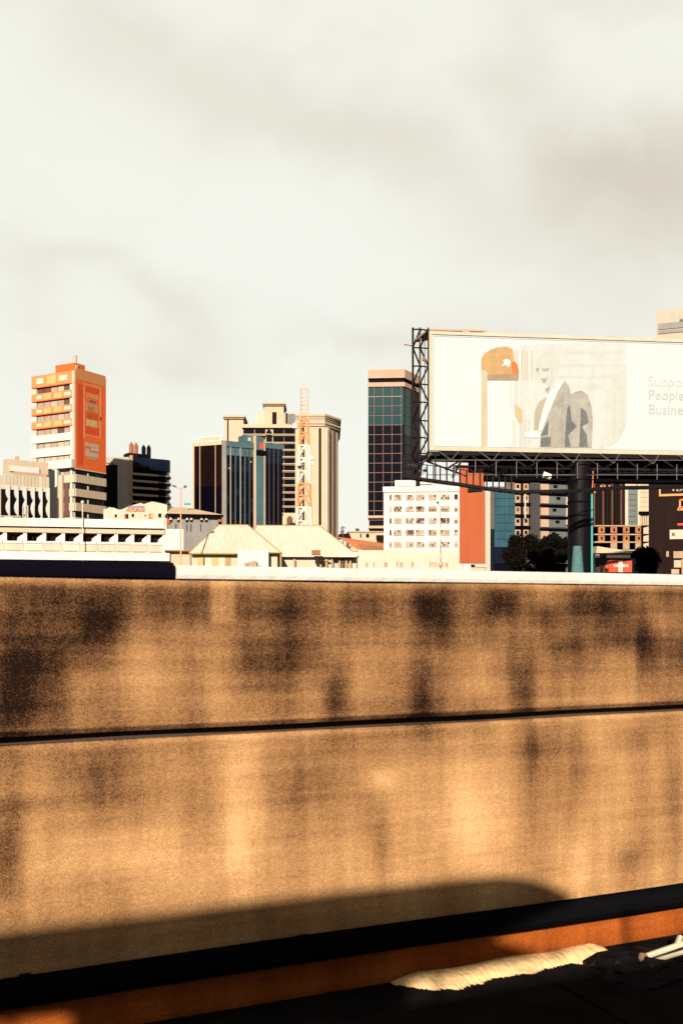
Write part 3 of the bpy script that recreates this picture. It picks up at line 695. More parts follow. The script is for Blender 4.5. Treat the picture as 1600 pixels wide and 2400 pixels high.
hp_roof('front_roof', 444, 660, 516, 584, 1297, 1230, -1, 8)
Hp.rp('front_wall', CREAM, 450, 650, 1298, 1380, 0, 7); Hp.rp('rear_wall', CREAM, 640, 842, 1300, 1380, 6, 15)
Hp.rp('eave_board', YTRIM, 448, 556, 1297, 1300, -1.1, -.8, 500); Hp.rp('eave_board', YTRIM, 632, 660, 1295, 1297.5, -1.1, -.8)
for px0, px1, m in ((463, 478, YELLOW), (497, 511, YELLOW), (529, 541, YTRIM), (480, 495, PALE), (513, 527, PALE)): Hp.rp('window', m, px0, px1, 1303, 1330, -.06, .05)
Hp.rp('white_hoarding', BBWHITE, 558, 630, 1290, 1345, -1.6, -1.4)
fl = MB()
for px, w_, h_ in ((580, 7, 12), (590, 10, 14), (600, 9, 16), (612, 5, 6)): fl.box(Hp.R(px - w_ / 2), Hp.R(px + w_ / 2), -1.75, -1.62, Hp.z(1332), Hp.z(1332 - h_))
fl.build('printed_figures', BEIGE_D, Hp.o)
for px in (690, 754, 768, 782, 800, 808, 816, 826): Hp.rp('veranda_post', BEIGE_D if px != 808 else BROWNWIN, px - 2.5, px + 2.5, 1306, 1340, 5.2, 5.6)
Hp.rp('veranda_beam', YTRIM, 752, 776, 1308, 1311, 5, 5.3); Hp.rp('veranda_eave', YCREAM, 780, 842, 1290, 1302, 4, 5.6); Hp.rp('veranda_gap', RUST, 784, 832, 1303, 1309, 5.3, 5.7); Hp.rp('corner_board', YTRIM, 656, 660, 1298, 1340, -.9, -.5)
for px, py in ((503, 1263), (571, 1263)): Hp.rp('roof_vent', YTRIM, px - 2, px + 2, py - 3, py + 2, 2.5, 3.4)
Hp.rp('rusty_unit', RUST, 732, 752, 1287, 1298, 2.0, 3.5)

# ---- dark glass block with brown side
G = Bd('dark_glass_block', 'dark glass office block with blue grey mullions and a brown left side', 'building', 520, 280, 30, 158)
gw, gl = G.R(664), G.L(451)
G.core('core', BLACKWALL, gw, gl, 0, G.z(1036), .3)
G.l('side_wall', BEIGE, 0, gl, -.2, .4, G.z(1042), G.z(1034)); G.lp('side_pier', BEIGE, 451, 456, 1034, 1420, -.25, .4, 520)
for i, (p0, p1) in enumerate(((456, 467.5), (470, 482), (482.3, 493), (493.3, 503.5), (506.5, 520))):
    for k in range(9): G.lp('pane', BROWN_GL if k < 4 else DARKGLASS, p0, p1, 1042 + k * 24, 1065.5 + k * 24, .02, .25, 520)
G.lp('mullion', BEIGE_D, 468, 469.6, 1042, 1290, -.1, .3, 520); G.lp('mullion', BEIGE_D, 504.3, 505.8, 1042, 1290, -.1, .3, 520)
G.rp('corner_pier', M('pale_grey_pier', (.12, .11, .10), var=.3), 520, 530, 1032, 1420, -.3, .4, 520)
G.rp('top_band', MIDTEAL, 530, 594, 1033, 1046, -.25, .4, 530); G.rp('top_band', MIDTEAL, 624, 663, 1036, 1048, -.2, .4, 600)
G.rp('roof_box', MIDTEAL, 572, 617, 1021, 1040, .5, 4, 594); G.rp('roof_vent', PALE, 583, 589, 1026, 1034, .3, .6, 594)
cols = [(531, 539), (541.5, 550), (553, 562), (564.5, 572), (575, 583), (586, 593.5)]
for i, (p0, p1) in enumerate(cols):
    for k in range(10): 
        m = MIDTEAL if k == 0 else random.choice([DARKGLASS, DARKGLASS, NAVY]) if k != 2 else NAVY
        G.rp('pane', m if not (k == 9) else BROWN_GL, p0, p1, 1048 + k * 19, 1066 + k * 19, .0, .25, 530)
    if i: G.rp('mullion', [None, STEEL_P, MIDTEAL, STEEL_P, MIDTEAL, STEEL_M][i], p0 - 2.2, p0 - .5, 1046, 1420, -.25, .3, 530)
G.rp('white_pier', BEIGE, 594, 598.5, 1022, 1420, -.5, .4, 594); G.rp('blue_shaft', MIDTEAL, 599, 616, 1068, 1420, -.45, .4, 594); G.rp('shaft_edge', STEEL_P, 616.3, 620.5, 1028, 1420, -.5, .4, 594)
G.rp('shaft_head', MIDTEAL, 599, 616, 1024, 1054, -.45, .4, 594); G.rp('red_sign_panel', REDSIGN, 607, 616, 1036, 1051, -.55, -.4, 594); G.rp('dark_band', DARKGLASS, 599, 622, 1055, 1067, -.55, .4, 594)
for i, (p0, p1) in enumerate(((622, 630), (632, 640), (642.5, 651), (653, 662))):
    for k in range(10): G.rp('pane', NAVY if k < 2 else DARKGLASS if k < 9 else BROWN_GL, p0, p1, 1048 + k * 19, 1066 + k * 19, .0, .25, 600)
    if i: G.rp('mullion', STEEL_M, p0 - 1.6, p0 - .5, 1046, 1420, -.12, .3, 600)
sg = G.lp('roof_sign', M('pale_sign', (.30, .27, .23), var=.1), 463, 520, 1021, 1034, .2, .4, 500)
for k in range(9): G.lp('sign_letter', PALEGREY, 466 + k * 5.6, 466 + k * 5.6 + 3.8, 1023, 1031, .12, .22, 500, sg)
for px, py in ((538, 1097), (587, 1078)): G.rp('window_lamp', STEEL_P, px - 2, px + 2, py - 2, py + 2, -.2, 0, 530)

# ---- beige tower with turrets
Q = Bd('stone_tower', 'tall beige tower with flat capped turrets and dark banded windows', 'tower', 569, 340, 1, 91)
qx = Q.R
Q.r('core', BEIGE, 0, qx(695), .5, 30, 0, Q.z(998))
Q.r('cornice', BEIGE, -.3, qx(692), -.6, 30, Q.z(1003), Q.z(995))
bands = [(1003, 1016)] + [(1023 + k * 16.6, 1035 + k * 16.6) for k in range(11)]
for a, b in bands:
    for p0, p1 in ((570, 596), (597, 622), (640, 665), (665.5, 692)): Q.rp('window', DARKGLASS if (p0 + int(a)) % 3 else BROWN_GL, p0, p1 - .5, a, b, .2, .5)
    Q.rp('ledge', BEIGE, 569, 692, b + 1.2, b + 2.8, -.35, .5); Q.rp('ledge', BEIGE_D, 569, 692, b + 4, b + 5.5, -.2, .5)
slab('arched_niche', Q.o, BROWN_GL, [(qx(624), Q.z(1045)), (qx(637), Q.z(1045)), (qx(637), Q.z(1013)), (qx(634), Q.z(1008)), (qx(630), Q.z(1006)), (qx(627), Q.z(1008)), (qx(624), Q.z(1013))], Q.P, -.3, .5)
slab('arched_window', Q.o, BROWNWIN, [(qx(672), Q.z(1228)), (qx(686), Q.z(1228)), (qx(686), Q.z(1216)), (qx(683), Q.z(1211)), (qx(679), Q.z(1209)), (qx(675), Q.z(1211)), (qx(672), Q.z(1216))], Q.P, -.42, .5)
Q.rp('base_wall', BEIGE, 664, 692, 1203, 1420, -.36, .5)
def cap(p0, p1, y0, y1, d0, d1, over=4):
    c = Q.rp('turret_cap', BEIGE, p0 - over, p1 + over, y0, y0 + (y1 - y0) * .55, d0 - 1.2, d1 + 1.2); Q.rp('cap_soffit', BEIGE_D, p0 - over * .5, p1 + over * .5, y0 + (y1 - y0) * .55, y1, d0 - .7, d1 + .7, None, c)
Q.rp('turret', BEIGE, 526, 570, 981, 1200, 1, 12); cap(526, 570, 973, 981, 1, 12); Q.rp('turret_slot', BROWN_GL, 532, 535, 982, 1040, .8, 1.1)
Q.rp('penthouse', BEIGE, 618, 664, 946, 1000, 3, 14); cap(618, 664, 940, 947, 3, 14); Q.rp('slot_window', BROWN_GL, 637, 647, 962, 990, 2.8, 3.1)
Q.rp('roof_block', CREAM, 598, 618, 963, 998, 4, 10); Q.rp('louvre_block', STEEL_M, 674, 692, 966, 990, 3, 9); Q.rp('slot_window', BROWN_GL, 668.5, 672.5, 964, 988, 2.8, 3.1)
Q.rp('roof_block', BEIGE, 664, 692, 964, 998, 3.3, 8)
Q.rp('aerial', STEEL_P, 613.5, 614.6, 916, 962, 5, 5.3)
# curved right shaft
def shaft(p0, p1, p2, off, r=9.0):
    a0, a1, a2 = qx(p0), qx(p1), qx(p2); pl = [(a0, -1.2 - off), (a1 - .1, -1.2 - off)]
    pl += [(a2 + off, 7.5 - off)]
    pl += [(a2 + off, 30), (a0, 30)]
    return [Q.P(a, d, 0)[:2] for a, d in pl]
prism('shaft', Q.o, BEIGE, shaft(692, 762, 793, 0), 0, Q.z(985))
for y0, y1, o in ((985, 981, .25), (981, 977, .6), (1000, 995, .5), (995, 991, .9)): prism('shaft_cornice', Q.o, BEIGE, shaft(692, 762, 793, o), Q.z(max(y0, y1)), Q.z(min(y0, y1)))
prism('shaft_cornice', Q.o, BEIGE, shaft(692, 762, 793, 1.0), Q.z(977), Q.z(972)); 
Q.rp('slot_window', BROWN_GL, 747, 752.5, 1005, 1231, -1.35, -1.0); Q.rp('slot_window', BROWN_GL, 709, 713, 1004, 1231, -1.35, -1.0)
box('rib', Q.o, BEIGE_D, 2.2, 2.9, -.25, .3, 0, Q.z(1003), *Q.P(qx(762), -1.2, 0)[:2], math.atan2(8.7, qx(793) - qx(762))); box('rib', Q.o, BROWNWIN, 6.0, 6.6, -.25, .3, 0, Q.z(1003), *Q.P(qx(762), -1.2, 0)[:2], math.atan2(8.7, qx(793) - qx(762))); Q.rp('rib', CREAM, 762, 768, 1003, 1420, -1.45, -.9)
Q.rp('rib', BEIGE_D, 770, 771.6, 1003, 1420, -1.1, 2)

# ---- red and white lattice mast
MS = empty('lattice_mast', (wx(713, 160), 160, 0)); tag(MS, 'red and white lattice radio mast standing before the beige tower', 'mast')
def half(py): 
    z = wz(py, 160); w0 = 18.5; w1 = 9.0
    return (w1 + (w0 - w1) * max(0, min(1, (py - 985) / 330.0))) / F * 160
secs = [(912, 985, 'ladder'), (985, 1045, 'r'), (1045, 1135, 'w'), (1135, 1190, 'r'), (1190, 1255, 'w'), (1255, 1310, 'y'), (1310, 1400, 'w')]
for a, b, k in secs:
    m = {'r': MASTRED, 'w': MASTWHITE, 'y': M('mast_yellowed', (.28, .19, .09)), 'ladder': M('mast_pale_top', (.27, .17, .10))}[k]
    s_ = MB(); nb = max(2, int((b - a) / 28)); rr = .09 if k == 'ladder' else .15
    for i in range(nb):
        ya, yb = a + (b - a) * i / nb, a + (b - a) * (i + 1) / nb; ha, hb = half(ya), half(yb); za, zb = wz(ya, 160), wz(yb, 160)
        ca = [Vector((x * ha, y * ha, za)) for x, y in ((-1, -1), (1, -1), (1, 1), (-1, 1))]; cb = [Vector((x * hb, y * hb, zb)) for x, y in ((-1, -1), (1, -1), (1, 1), (-1, 1))]
        for j in range(4):
            n_ = (j + 1) % 4; s_.bar(ca[j], cb[j], rr * (1.5 if k != 'ladder' else 1)); s_.bar(ca[j], ca[n_], rr * .8)
            if k != 'ladder':
                mid = (ca[j] + ca[n_]) / 2; s_.bar(mid, cb[j], rr * .8); s_.bar(mid, cb[n_], rr * .8)
            else:
                for q in range(1, 4): s_.bar(ca[j].lerp(cb[j], q / 4), ca[n_].lerp(cb[n_], q / 4), rr * .5)
    s_.build('mast_section', m, MS)
for px, py, r in ((700, 1085, 6), (731, 1072, 5), (692, 997, 6), (733, 1085, 4)):
    MB().bar((wx(px, 158) - MS.location.x, -1.6, wz(py + r, 158)), (wx(px, 158) - MS.location.x, -1.6, wz(py - r, 158)), r * .07, 8).build('antenna', MASTWHITE, MS)

# ---- street lamps
def lamp(px, Y, ytop, arms, m, lab, w=.10):
    o = empty('street_lamp', (wx(px, Y), Y, 0)); tag(o, lab, 'street lamp', 'street lamps'); zt = wz(ytop, Y)
    MB().bar((0, 0, 0), (0, 0, zt), w * 1.3, 8, w * .8).build('pole', m, o)
    for dx, dz in arms:
        MB().bar((0, 0, zt - .1), (dx * .6, 0, zt + dz), w * .6, 6).build('arm', m, o)
        sx = 1 if dx > 0 else -1
        MB().bar((dx * .55, 0, zt + dz - .02), (dx, 0, zt + dz + .15), .20 if dx > 0 else .12, 8, .12).build('lamp_head', STEEL_M, o)
    return o
PEACH = M('peach_pole', (.28, .15, .08))
lamp(424, 130, 1145, ((-1.1, .25), (.75, .2)), PEACH, 'peach street lamp with two arms left of the hipped roof')
lamp(1032, 130, 1188, ((-.5, .5),), M('cream_pole', (.27, .20, .12)), 'thin cream street lamp before the white office windows', .07)
g_l = empty('globe_lamp', (wx(194, 152), 152, 0)); tag(g_l, 'white globe lamp on a thin pole before the orange tower', 'street lamp')
MB().bar((0, 0, 0), (0, 0, wz(1180, 152)), .08, 6).build('pole', MASTWHITE, g_l)
bmx = bmesh.new(); bmesh.ops.create_icosphere(bmx, subdivisions=2, radius=.27, matrix=Matrix.Translation((0, 0, wz(1177, 152)))); mm_ = bpy.data.meshes.new('globe'); bmx.to_mesh(mm_); bmx.free(); mm_.materials.append(MASTWHITE)
gg = bpy.data.objects.new('globe', mm_); COL.objects.link(gg); attach(gg, g_l)

# ---- teal glass tower
U = Bd('teal_glass_tower', 'tall teal and black glass tower with pale mullions behind the white office', 'tower', 946, 330, 60, 176)
uw, ul = U.R(985), U.L(862)
U.core('core', BLACKWALL, uw, ul, 0, U.z(872), .4)
LP = lambda *a, **k: U.lp(*a, **k)
U.l('crown', TAN, -.2, ul, -.5, 6, U.z(886), U.z(866)); U.r('crown_side', TAN, 0, uw, -.4, 1, U.z(886), U.z(866))
U.lp('crown_slot', NAVY, 873, 946, 886, 896, .6, .9, 946); U.l('lower_crown', TAN, -.2, ul, -.45, 6, U.z(906), U.z(896)); U.r('lower_crown_side', TAN, 0, uw, -.4, 1, U.z(906), U.z(896))
cx = [(862.5, 876), (877, 897), (898, 917.5), (918.5, 939), (940, 946)]
for k in range(14):
    y0 = 907 + k * 22.3
    for j, (p0, p1) in enumerate(cx):
        m = TEAL if k < 4 else (DARKGLASS if j < 4 else NAVY)
        U.lp('pane', m, p0, p1, y0, y0 + 21.3, .05, .4, 946)
    U.lp('transom', M('pink_mullion', (.10, .055, .045)) if k else TAN, 862, 943, y0 + 21.2, y0 + 22.4, -.1, .3, 946)
    U.rp('pane', NAVY if k > 4 else TEAL, 949, 962, y0, y0 + 21.5, .02, .4, 946); U.rp('pane', DARKGLASS, 962.5, 984, y0, y0 + 21.5, .02, .4, 946)
for p in (876.5, 897.5, 918, 939.5): U.lp('mullion', MATS['pink_mullion'], p - .5, p + .5, 907, 1208, -.12, .3, 946)
for a, b in ((1208, 1214), (1232, 1238)): U.l('floor_slab', TAN, 0, ul, -.5, 4, U.z(b), U.z(a))
U.lp('dark_storey', BROWN_GL, 872, 946, 1214, 1232, .6, 1, 946); U.lp('dark_storey', BROWN_GL, 872, 946, 1238, 1420, .6, 1, 946)

# ---- small far houses with red roofs
C1 = Bd('flat_roof_house', 'small beige flat roofed house with a blue roof tank left of the white office', 'house', 815, 250, 4)
C1.rp('wall', BEIGE, 817, 903, 1247, 1420, 0, 8); C1.rp('parapet', TAN, 816, 896, 1245, 1248, -.3, 8.2); C1.rp('roof_tank', BLUEGLASS, 835, 843, 1237, 1245, 2, 3)
for px in (845, 863): C1.rp('window', BROWN_GL, px - 1.5 - (4 if px > 850 else 0), px + 1.5, 1251, 1260, -.08, .1)
C1.rp('dark_shed', DKBROWN, 795, 818, 1252, 1262, -2, 4); C1.rp('hedge_box', DKBROWN, 880, 903, 1256, 1266, -2.6, -1)
C2 = empty('red_roof_house', (wx(830, 230), 230, 0)); tag(C2, 'low house with sloping red tiled roof beside the white office', 'house')
def c2(px, py, d): return (wx(px, 230 + d) - C2.location.x, d, wz(py, 230 + d))
mesh('roof', C2, REDTILE, [c2(790, 1258, 6), c2(905, 1274, 6), c2(905, 1292, 0), c2(838, 1288, 0), c2(905, 1274, 8), c2(790, 1258, 8)], [(0, 1, 2, 3), (0, 1, 4, 5)])
MB().box(c2(800, 0, 0)[0], c2(905, 0, 0)[0], 1, 6, 0, wz(1290, 230)).build('wall', TAN, C2)
mesh('lower_roof', C2, M('dark_red_tiles', (.13, .05, .025), var=.3), [c2(835, 1274, -3), c2(905, 1283, -3), c2(905, 1293, -5), c2(850, 1290, -5)], [(0, 1, 2, 3)])

# ---- white office with five rows of windows and orange end wall
O = Bd('white_office', 'white five storey office with rows of barred windows and orange end panel', 'building', 1076, 200, 12, 177)
ol = O.L(899); ow = O.R(1147)
O.core('core', WHITE, ow, ol, 0, O.z(1146), 0)
O.l('parapet', M('stained_white', (.34, .31, .25), streak=.2), 0, ol + .2, -.3, .3, O.z(1152), O.z(1140))
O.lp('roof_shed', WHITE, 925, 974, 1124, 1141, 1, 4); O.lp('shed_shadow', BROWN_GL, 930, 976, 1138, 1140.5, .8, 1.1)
O.lp('roof_duct', PALE, 984, 1012, 1128, 1134, .5, 1.5)
wins = [(912.5, 917), (922.5, 941), (950.5, 969.5), (974, 994), (1004, 1022), (1032, 1053), (1064, 1072)]
random.seed(21)
for k in range(5):
    y0 = 1159 + k * 27.6
    for (p0, p1) in wins:
        dk = random.choice([BROWNWIN, CURTAIN, BEIGE_D])
        fr = O.lp('window', dk, p0, p1, y0, y0 + 11.5, -.06, .1, 1000); npn = max(1, int((p1 - p0) / 4.6))
        for q in range(npn):
            a = p0 + (p1 - p0) * q / npn
            for h in (0, 1): O.lp('pane', random.choice([BROWN_GL, BROWNWIN, CURTAIN, BROWNWIN]) if dk is BROWNWIN else random.choice([CURTAIN, BROWNWIN, BEIGE_D, PALEGREY]), a + .6, a + (p1 - p0) / npn - .6, y0 + .8 + h * 5.6, y0 + 5.4 + h * 5.6, -.10, -.02, 1000, fr)
        O.lp('sill', PALE, p0 - .5, p1 + .5, y0 + 11.6, y0 + 12.6, -.22, .05, 1000, fr)
O.rp('orange_panel', M('orange_brown_panel', (.17, .036, .009), streak=.15, var=.1), 1076, 1135, 1090, 1320, -.15, .3, 1076)
for p in (1076, 1095, 1116): O.rp('panel_seam', ORANGE_D, p, p + .8, 1092, 1318, -.18, -.1, 1076)
O.rp('white_pilaster', CREAM, 1136, 1147, 1150, 1420, -.3, .4, 1076)
O.rp('doorway', WHITE, 1083, 1100, 1321, 1345, -.4, .1, 1076); O.rp('shop_unit', BEIGE, 1100, 1137, 1321, 1345, -.3, .1, 1076); O.rp('shop_sign', PALE, 1112, 1136, 1322, 1329, -.5, -.2, 1076); O.rp('shop_shade', BROWN_GL, 1102, 1110, 1323, 1329, -.45, -.2, 1076)
O2 = Bd('grey_annex', 'low pale grey annex wall with tiny slit windows in front of white office', 'building', 838, 185, 3)
O2.rp('wall', M('pale_grey_render', (.25, .22, .18), streak=.1), 838, 1075, 1290, 1420, 0, 6)
for px, w_ in ((859, 4), (876, 3), (904, 9), (930, 3), (940, 8), (966, 4), (1008, 3), (1014, 3), (1020, 4), (1028, 3), (1036, 5), (1046, 6)): O2.rp('slit_window', random.choice([CURTAIN, BEIGE_D]), px - w_ / 2, px + w_ / 2, 1317 + (px % 3), 1329, -.05, .1)

# ---- buildings under the billboard
D1 = Bd('blue_glass_block', 'mid blue glass block right of the orange end panel', 'building', 1149, 210, 8)
D1.rp('wall', GREYDK, 1149, 1206, 1140, 1420, .2, 10); D1.rp('edge_pier', STEEL_M, 1149, 1157, 1148, 1240, -.1, .3); D1.rp('edge_pier', NAVY, 1149, 1157, 1240, 1420, -.1, .3)
for k in range(10):
    for j in range(4):
        D1.rp('pane', BLUEGLASS if k < 7 else NAVY if k < 9 else DARKGLASS, 1158 + j * 12, 1169.6 + j * 12, 1150 + k * 19, 1168 + k * 19, .0, .25)
    D1.rp('spandrel', MIDTEAL if k < 6 else NAVY, 1158, 1206, 1168, 1169, -.05, .2) if False else None
D2 = Bd('beige_flats', 'beige flats with dark balcony openings behind the billboard catwalk', 'building', 1206, 230, 6)
D2.rp('wall', BEIGE_D, 1206, 1264, 1072, 1420, .4, 9); 
for k in range(10):
    y0 = 1078 + k * 27
    for j in range(3):
        p0 = 1207 + j * 19
        lowd = k > 7
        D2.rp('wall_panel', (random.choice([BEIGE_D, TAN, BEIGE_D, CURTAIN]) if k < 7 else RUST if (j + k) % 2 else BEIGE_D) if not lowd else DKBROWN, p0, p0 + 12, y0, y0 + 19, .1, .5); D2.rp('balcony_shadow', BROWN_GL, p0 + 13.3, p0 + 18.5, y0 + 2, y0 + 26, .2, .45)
    for j in range(3): D2.rp('window', random.choice([BROWN_GL, BROWNWIN, DARKGLASS]), 1210 + j * 19, 1216 + j * 19, y0 + 4, y0 + 12, .04, .2)
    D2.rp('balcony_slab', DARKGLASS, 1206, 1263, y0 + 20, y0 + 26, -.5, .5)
for px, y0, y1 in ((1228, 1158, 1215), (1262, 1150, 1212), (1250, 1150, 1175)): D2.rp('drainpipe', PALE, px - 1.4, px + 1.4, y0, y1, -.7, -.45)
D3 = Bd('banded_block', 'grey block with curved dark floor bands left of the billboard column', 'building', 1265, 225, 14)
D3.rp('wall', GREYDK, 1265, 1332, 1066, 1420, .2, 9)
for k in range(10):
    y0 = 1128 + k * 27.6 - 28
    D3.rp('pier_panel', TAN if 0 < k < 7 else DKBROWN, 1266, 1285, y0 + 6, y0 + 25, -.1, .25, 1290); D3.rp('glass', M('grey_glass', (.05, .058, .06), rough=.4, var=.3) if 0 < k < 6 else DKBROWN, 1286, 1325, y0 + 7, y0 + 25, 0, .25, 1290)
    D3.rp('window', BROWN_GL, 1289 + (k * 7) % 16, 1298 + (k * 7) % 16, y0 + 9, y0 + 16, -.05, .2, 1290); D3.rp('floor_band', DARKGLASS, 1265, 1327, y0, y0 + 5.5, -.5, .25, 1290)
D3.rp('end_strip', BEIGE, 1325, 1329, 1165, 1230, -.2, .3)
D4 = Bd('dark_brown_block', 'dark brown ribbed block right of the billboard column', 'building', 1386, 215, 3)
D4.rp('wall', DKBROWN, 1386, 1464, 1080, 1420, .2, 9)
for k in range(10): D4.rp('rib', M('rust_rib', (.05, .018, .010), var=.4) if k % 3 == 0 else BLACKWALL, 1390 + k * 7, 1393 + k * 7, 1100, 1236, -.1, .2)
for px, y in ((1414, 1104), (1407, 1140), (1415, 1140), (1426, 1140), (1392, 1153)): D4.rp('lit_sign', M('orange_letters', (.26, .085, .03)), px - 2, px + 2, y - 3, y + 3, -.3, -.1)
D5 = Bd('beige_column_block', 'beige block with pale columns and grey glass under the billboard', 'building', 1462, 235, 3)
D5.rp('wall', BEIGE, 1462, 1519, 1085, 1420, .3, 9); D5.rp('column', CREAM, 1463, 1470, 1095, 1420, -.3, .3); D5.rp('column', CREAM, 1492, 1498, 1095, 1420, -.3, .3); D5.rp('shade_band', DARKGLASS, 1494, 1519, 1199, 1207, -.4, .3)
for k in range(7): D5.rp('pane', M('grey_glass'), 1471, 1491, 1146 + k * 13, 1158 + k * 13, .0, .25); 
for k in range(9):
    for j in range(2): D5.rp('wall_panel', BEIGE, 1499 + j * 10, 1508.5 + j * 10, 1100 + k * 11, 1110.4 + k * 11, .05, .28)
for k in range(4): D5.rp('lower_slat', BEIGE_D, 1499 + k * 5, 1501 + k * 5, 1207, 1232, 0, .25)
D6 = Bd('open_frame_block', 'unfinished concrete frame with orange brick infill below the dark block', 'building', 1392, 190, 2)
D6.rp('rear_wall', BLACKWALL, 1392, 1519, 1232, 1420, 3, 6)
for y in (1231, 1251, 1269, 1288): D6.rp('floor_slab', BEIGE_D, 1392, 1518, y, y + 3, -.1, 3)
for k in range(4):
    for y in (1235, 1255): 
        br = D6.rp('brick_infill', M('orange_brick', (.16, .06, .02), var=.35, scale=2), 1401 + k * 29, 1416 + k * 29, y, y + 14, 0, .3); D6.rp('opening', BROWN_GL, 1407 + k * 29, 1411 + k * 29, y + 3, y + 10, -.05, .1, None, br)
    if k: D6.rp('brick_infill', BEIGE_D, 1401 + k * 29, 1416 + k * 29, 1272, 1287, 0, .3)
D7 = Bd('shop_row', 'pale low shop roofs left of the round dark tree', 'shop', 1396, 165, 4)
slab('sloping_roof', D7.o, BEIGE, [(D7.R(1396), D7.z(1296)), (D7.R(1398), D7.z(1280)), (D7.R(1430), D7.z(1285)), (D7.R(1480), D7.z(1292)), (D7.R(1480), D7.z(1296))], D7.P, 0, 5)
D7.rp('fascia', CREAM, 1420, 1474, 1301, 1308, -.4, 4); D7.rp('wall', BROWN_GL, 1396, 1480, 1296, 1400, .5, 5)
for px in (1399, 1405, 1412, 1420): D7.rp('stall_goods', random.choice([BEIGE, CREAM, RUST]), px - 3, px + 3, 1325 + (px % 5), 1345, -.6, .4)
D7.rp('white_unit', PALE, 1395, 1403, 1299, 1307, -.3, .4)
K = Bd('red_kiosk', 'red kiosk board with a white cross beside the dark tree', 'kiosk', 1424, 112, 2)
K.rp('board', REDSIGN, 1425, 1479, 1313, 1341, -.1, .6); K.rp('cross_upright', PALE, 1447, 1457, 1313.5, 1341, -.16, -.08); K.rp('cross_arm', PALE, 1436, 1470, 1323, 1329, -.15, -.08); K.rp('wing', REDSIGN, 1418, 1427, 1322, 1332, 0, .4)
for px in (1441, 1464): K.rp('cross_dot', GREYDK, px - 1, px + 1, 1324, 1328, -.18, -.1)
for px in (1420, 1440, 1460, 1476): K.rp('leg', BROWN_GL, px, px + 2, 1341, 1420, 0, .2)
D8 = Bd('dark_sign_block', 'dark brown building at the right edge with orange outlined signs', 'building', 1519, 180, -17)
D8.rp('wall', DKBROWN, 1519, 1660, 1085, 1420, 0, 8)
OUT = M('orange_neon_tube', (.30, .12, .05))
for a in ((1543, 1547, 1146, 1162), (1543, 1640, 1157, 1162), (1590, 1594, 1170, 1195), (1590, 1640, 1169, 1172.5), (1586, 1640, 1191, 1196)): D8.rp('sign_outline', OUT, *a, -.15, .02)
D8.rp('sign_band', REDSIGN, 1588, 1640, 1186, 1191, -.1, .02); D8.rp('arrow', REDSIGN, 1586, 1640, 1226, 1231, -.1, .02)
wb = D8.rp('name_board', CREAM, 1568, 1660, 1241, 1263, -.25, .02)
D8.rp('dot', GREYDK, 1573, 1580, 1249, 1256, -.3, -.2, None, wb)
text_mesh('lettering', D8.o, CREAM, 'VERK', 1.0, face_mtx(D8.P(D8.R(1571), -.1, D8.z(1153.5)), D8.th), .04, width=42 / F * 180)
for p0, p1, y0, y1, m in ((1577, 1600, 1292, 1308, BEIGE_D), (1578, 1595, 1313, 1330, PALEGREY), (1560, 1566, 1292, 1305, BEIGE_D), (1572, 1590, 1334, 1345, TAN), (1596, 1610, 1310, 1345, BEIGE_D)): D8.rp('window', m, p0, p1, y0, y1, -.1, .05)
D9 = Bd('far_tower', 'pale hazy tower top rising above the billboard at right', 'tower', 1536, 420, -20)
D9.rp('wall', M('pale_hazy_stone', (.185, .168, .140), var=.08), 1536, 1660, 722, 1420, 0, 30); D9.rp('grey_band', M('hazy_grey_band', (.11, .105, .098), var=.25, scale=.3), 1541, 1655, 754, 768, -.4, .05); D9.rp('grey_band', MATS['hazy_grey_band'], 1541, 1655, 771, 778, -.4, .05); D9.rp('dark_plant', STEEL_M, 1592, 1640, 746, 751, -.6, .05)

# ---- vegetation
def tree(name, lab, cat, px, Y, ybot, ytop, wpx, nleaf, m, seed, lsize=.35, clumps=14):
    random.seed(seed); X = wx(px, Y); o = empty(name, (X, Y, 0)); tag(o, lab, cat)
    zt, zb = wz(ytop, Y), wz(ybot, Y); r = wpx / F * Y / 2
    tr = MB().bar((0, 0, 0), (.1, .05, zb + (zt - zb) * .4), r * .12 + .08, 8, r * .07 + .04)
    cs = []
    for i in range(clumps):
        a = random.uniform(0, 6.28); h = random.uniform(.12, .9); rr = math.sqrt(max(0.05, 1 - (2 * h - 1) ** 2)) * r * random.uniform(.3, .8)
        c = Vector((rr * math.cos(a), rr * math.sin(a), zb + (zt - zb) * h)); cs.append(c); tr.bar((.1, .05, zb + (zt - zb) * .3), c, r * .04 + .02, 5, .02)
    tr.build('trunk', BARK, o)
    v = []; f_ = []
    for i in range(nleaf):
        c = random.choice(cs); d = Vector((random.gauss(0, 1), random.gauss(0, 1), random.gauss(0, 1))); d.normalize(); p = c + d * random.uniform(.1, .42) * r
        x = Vector((random.gauss(0, 1), random.gauss(0, 1), random.gauss(0, 1))).normalized() * lsize; y = x.cross(Vector((random.gauss(0, 1), random.gauss(0, 1), random.gauss(0, 1))).normalized())
        k = len(v); v += [p - x, p + y * .5, p + x, p - y * .5]; f_.append((k, k + 1, k + 2, k + 3))
    mesh('crown', o, m, v, f_)
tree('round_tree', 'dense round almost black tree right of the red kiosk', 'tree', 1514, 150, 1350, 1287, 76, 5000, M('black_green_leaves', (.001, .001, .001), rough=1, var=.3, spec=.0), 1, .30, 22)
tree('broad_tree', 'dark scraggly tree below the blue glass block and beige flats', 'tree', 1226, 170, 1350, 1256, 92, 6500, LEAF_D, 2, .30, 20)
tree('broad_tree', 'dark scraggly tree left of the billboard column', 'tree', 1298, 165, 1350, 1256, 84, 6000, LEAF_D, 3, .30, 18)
tree('street_tree', 'low dark bush under the banded block between two scraggly trees', 'bush', 1262, 160, 1350, 1280, 70, 3600, LEAF_D, 4, .28, 14)
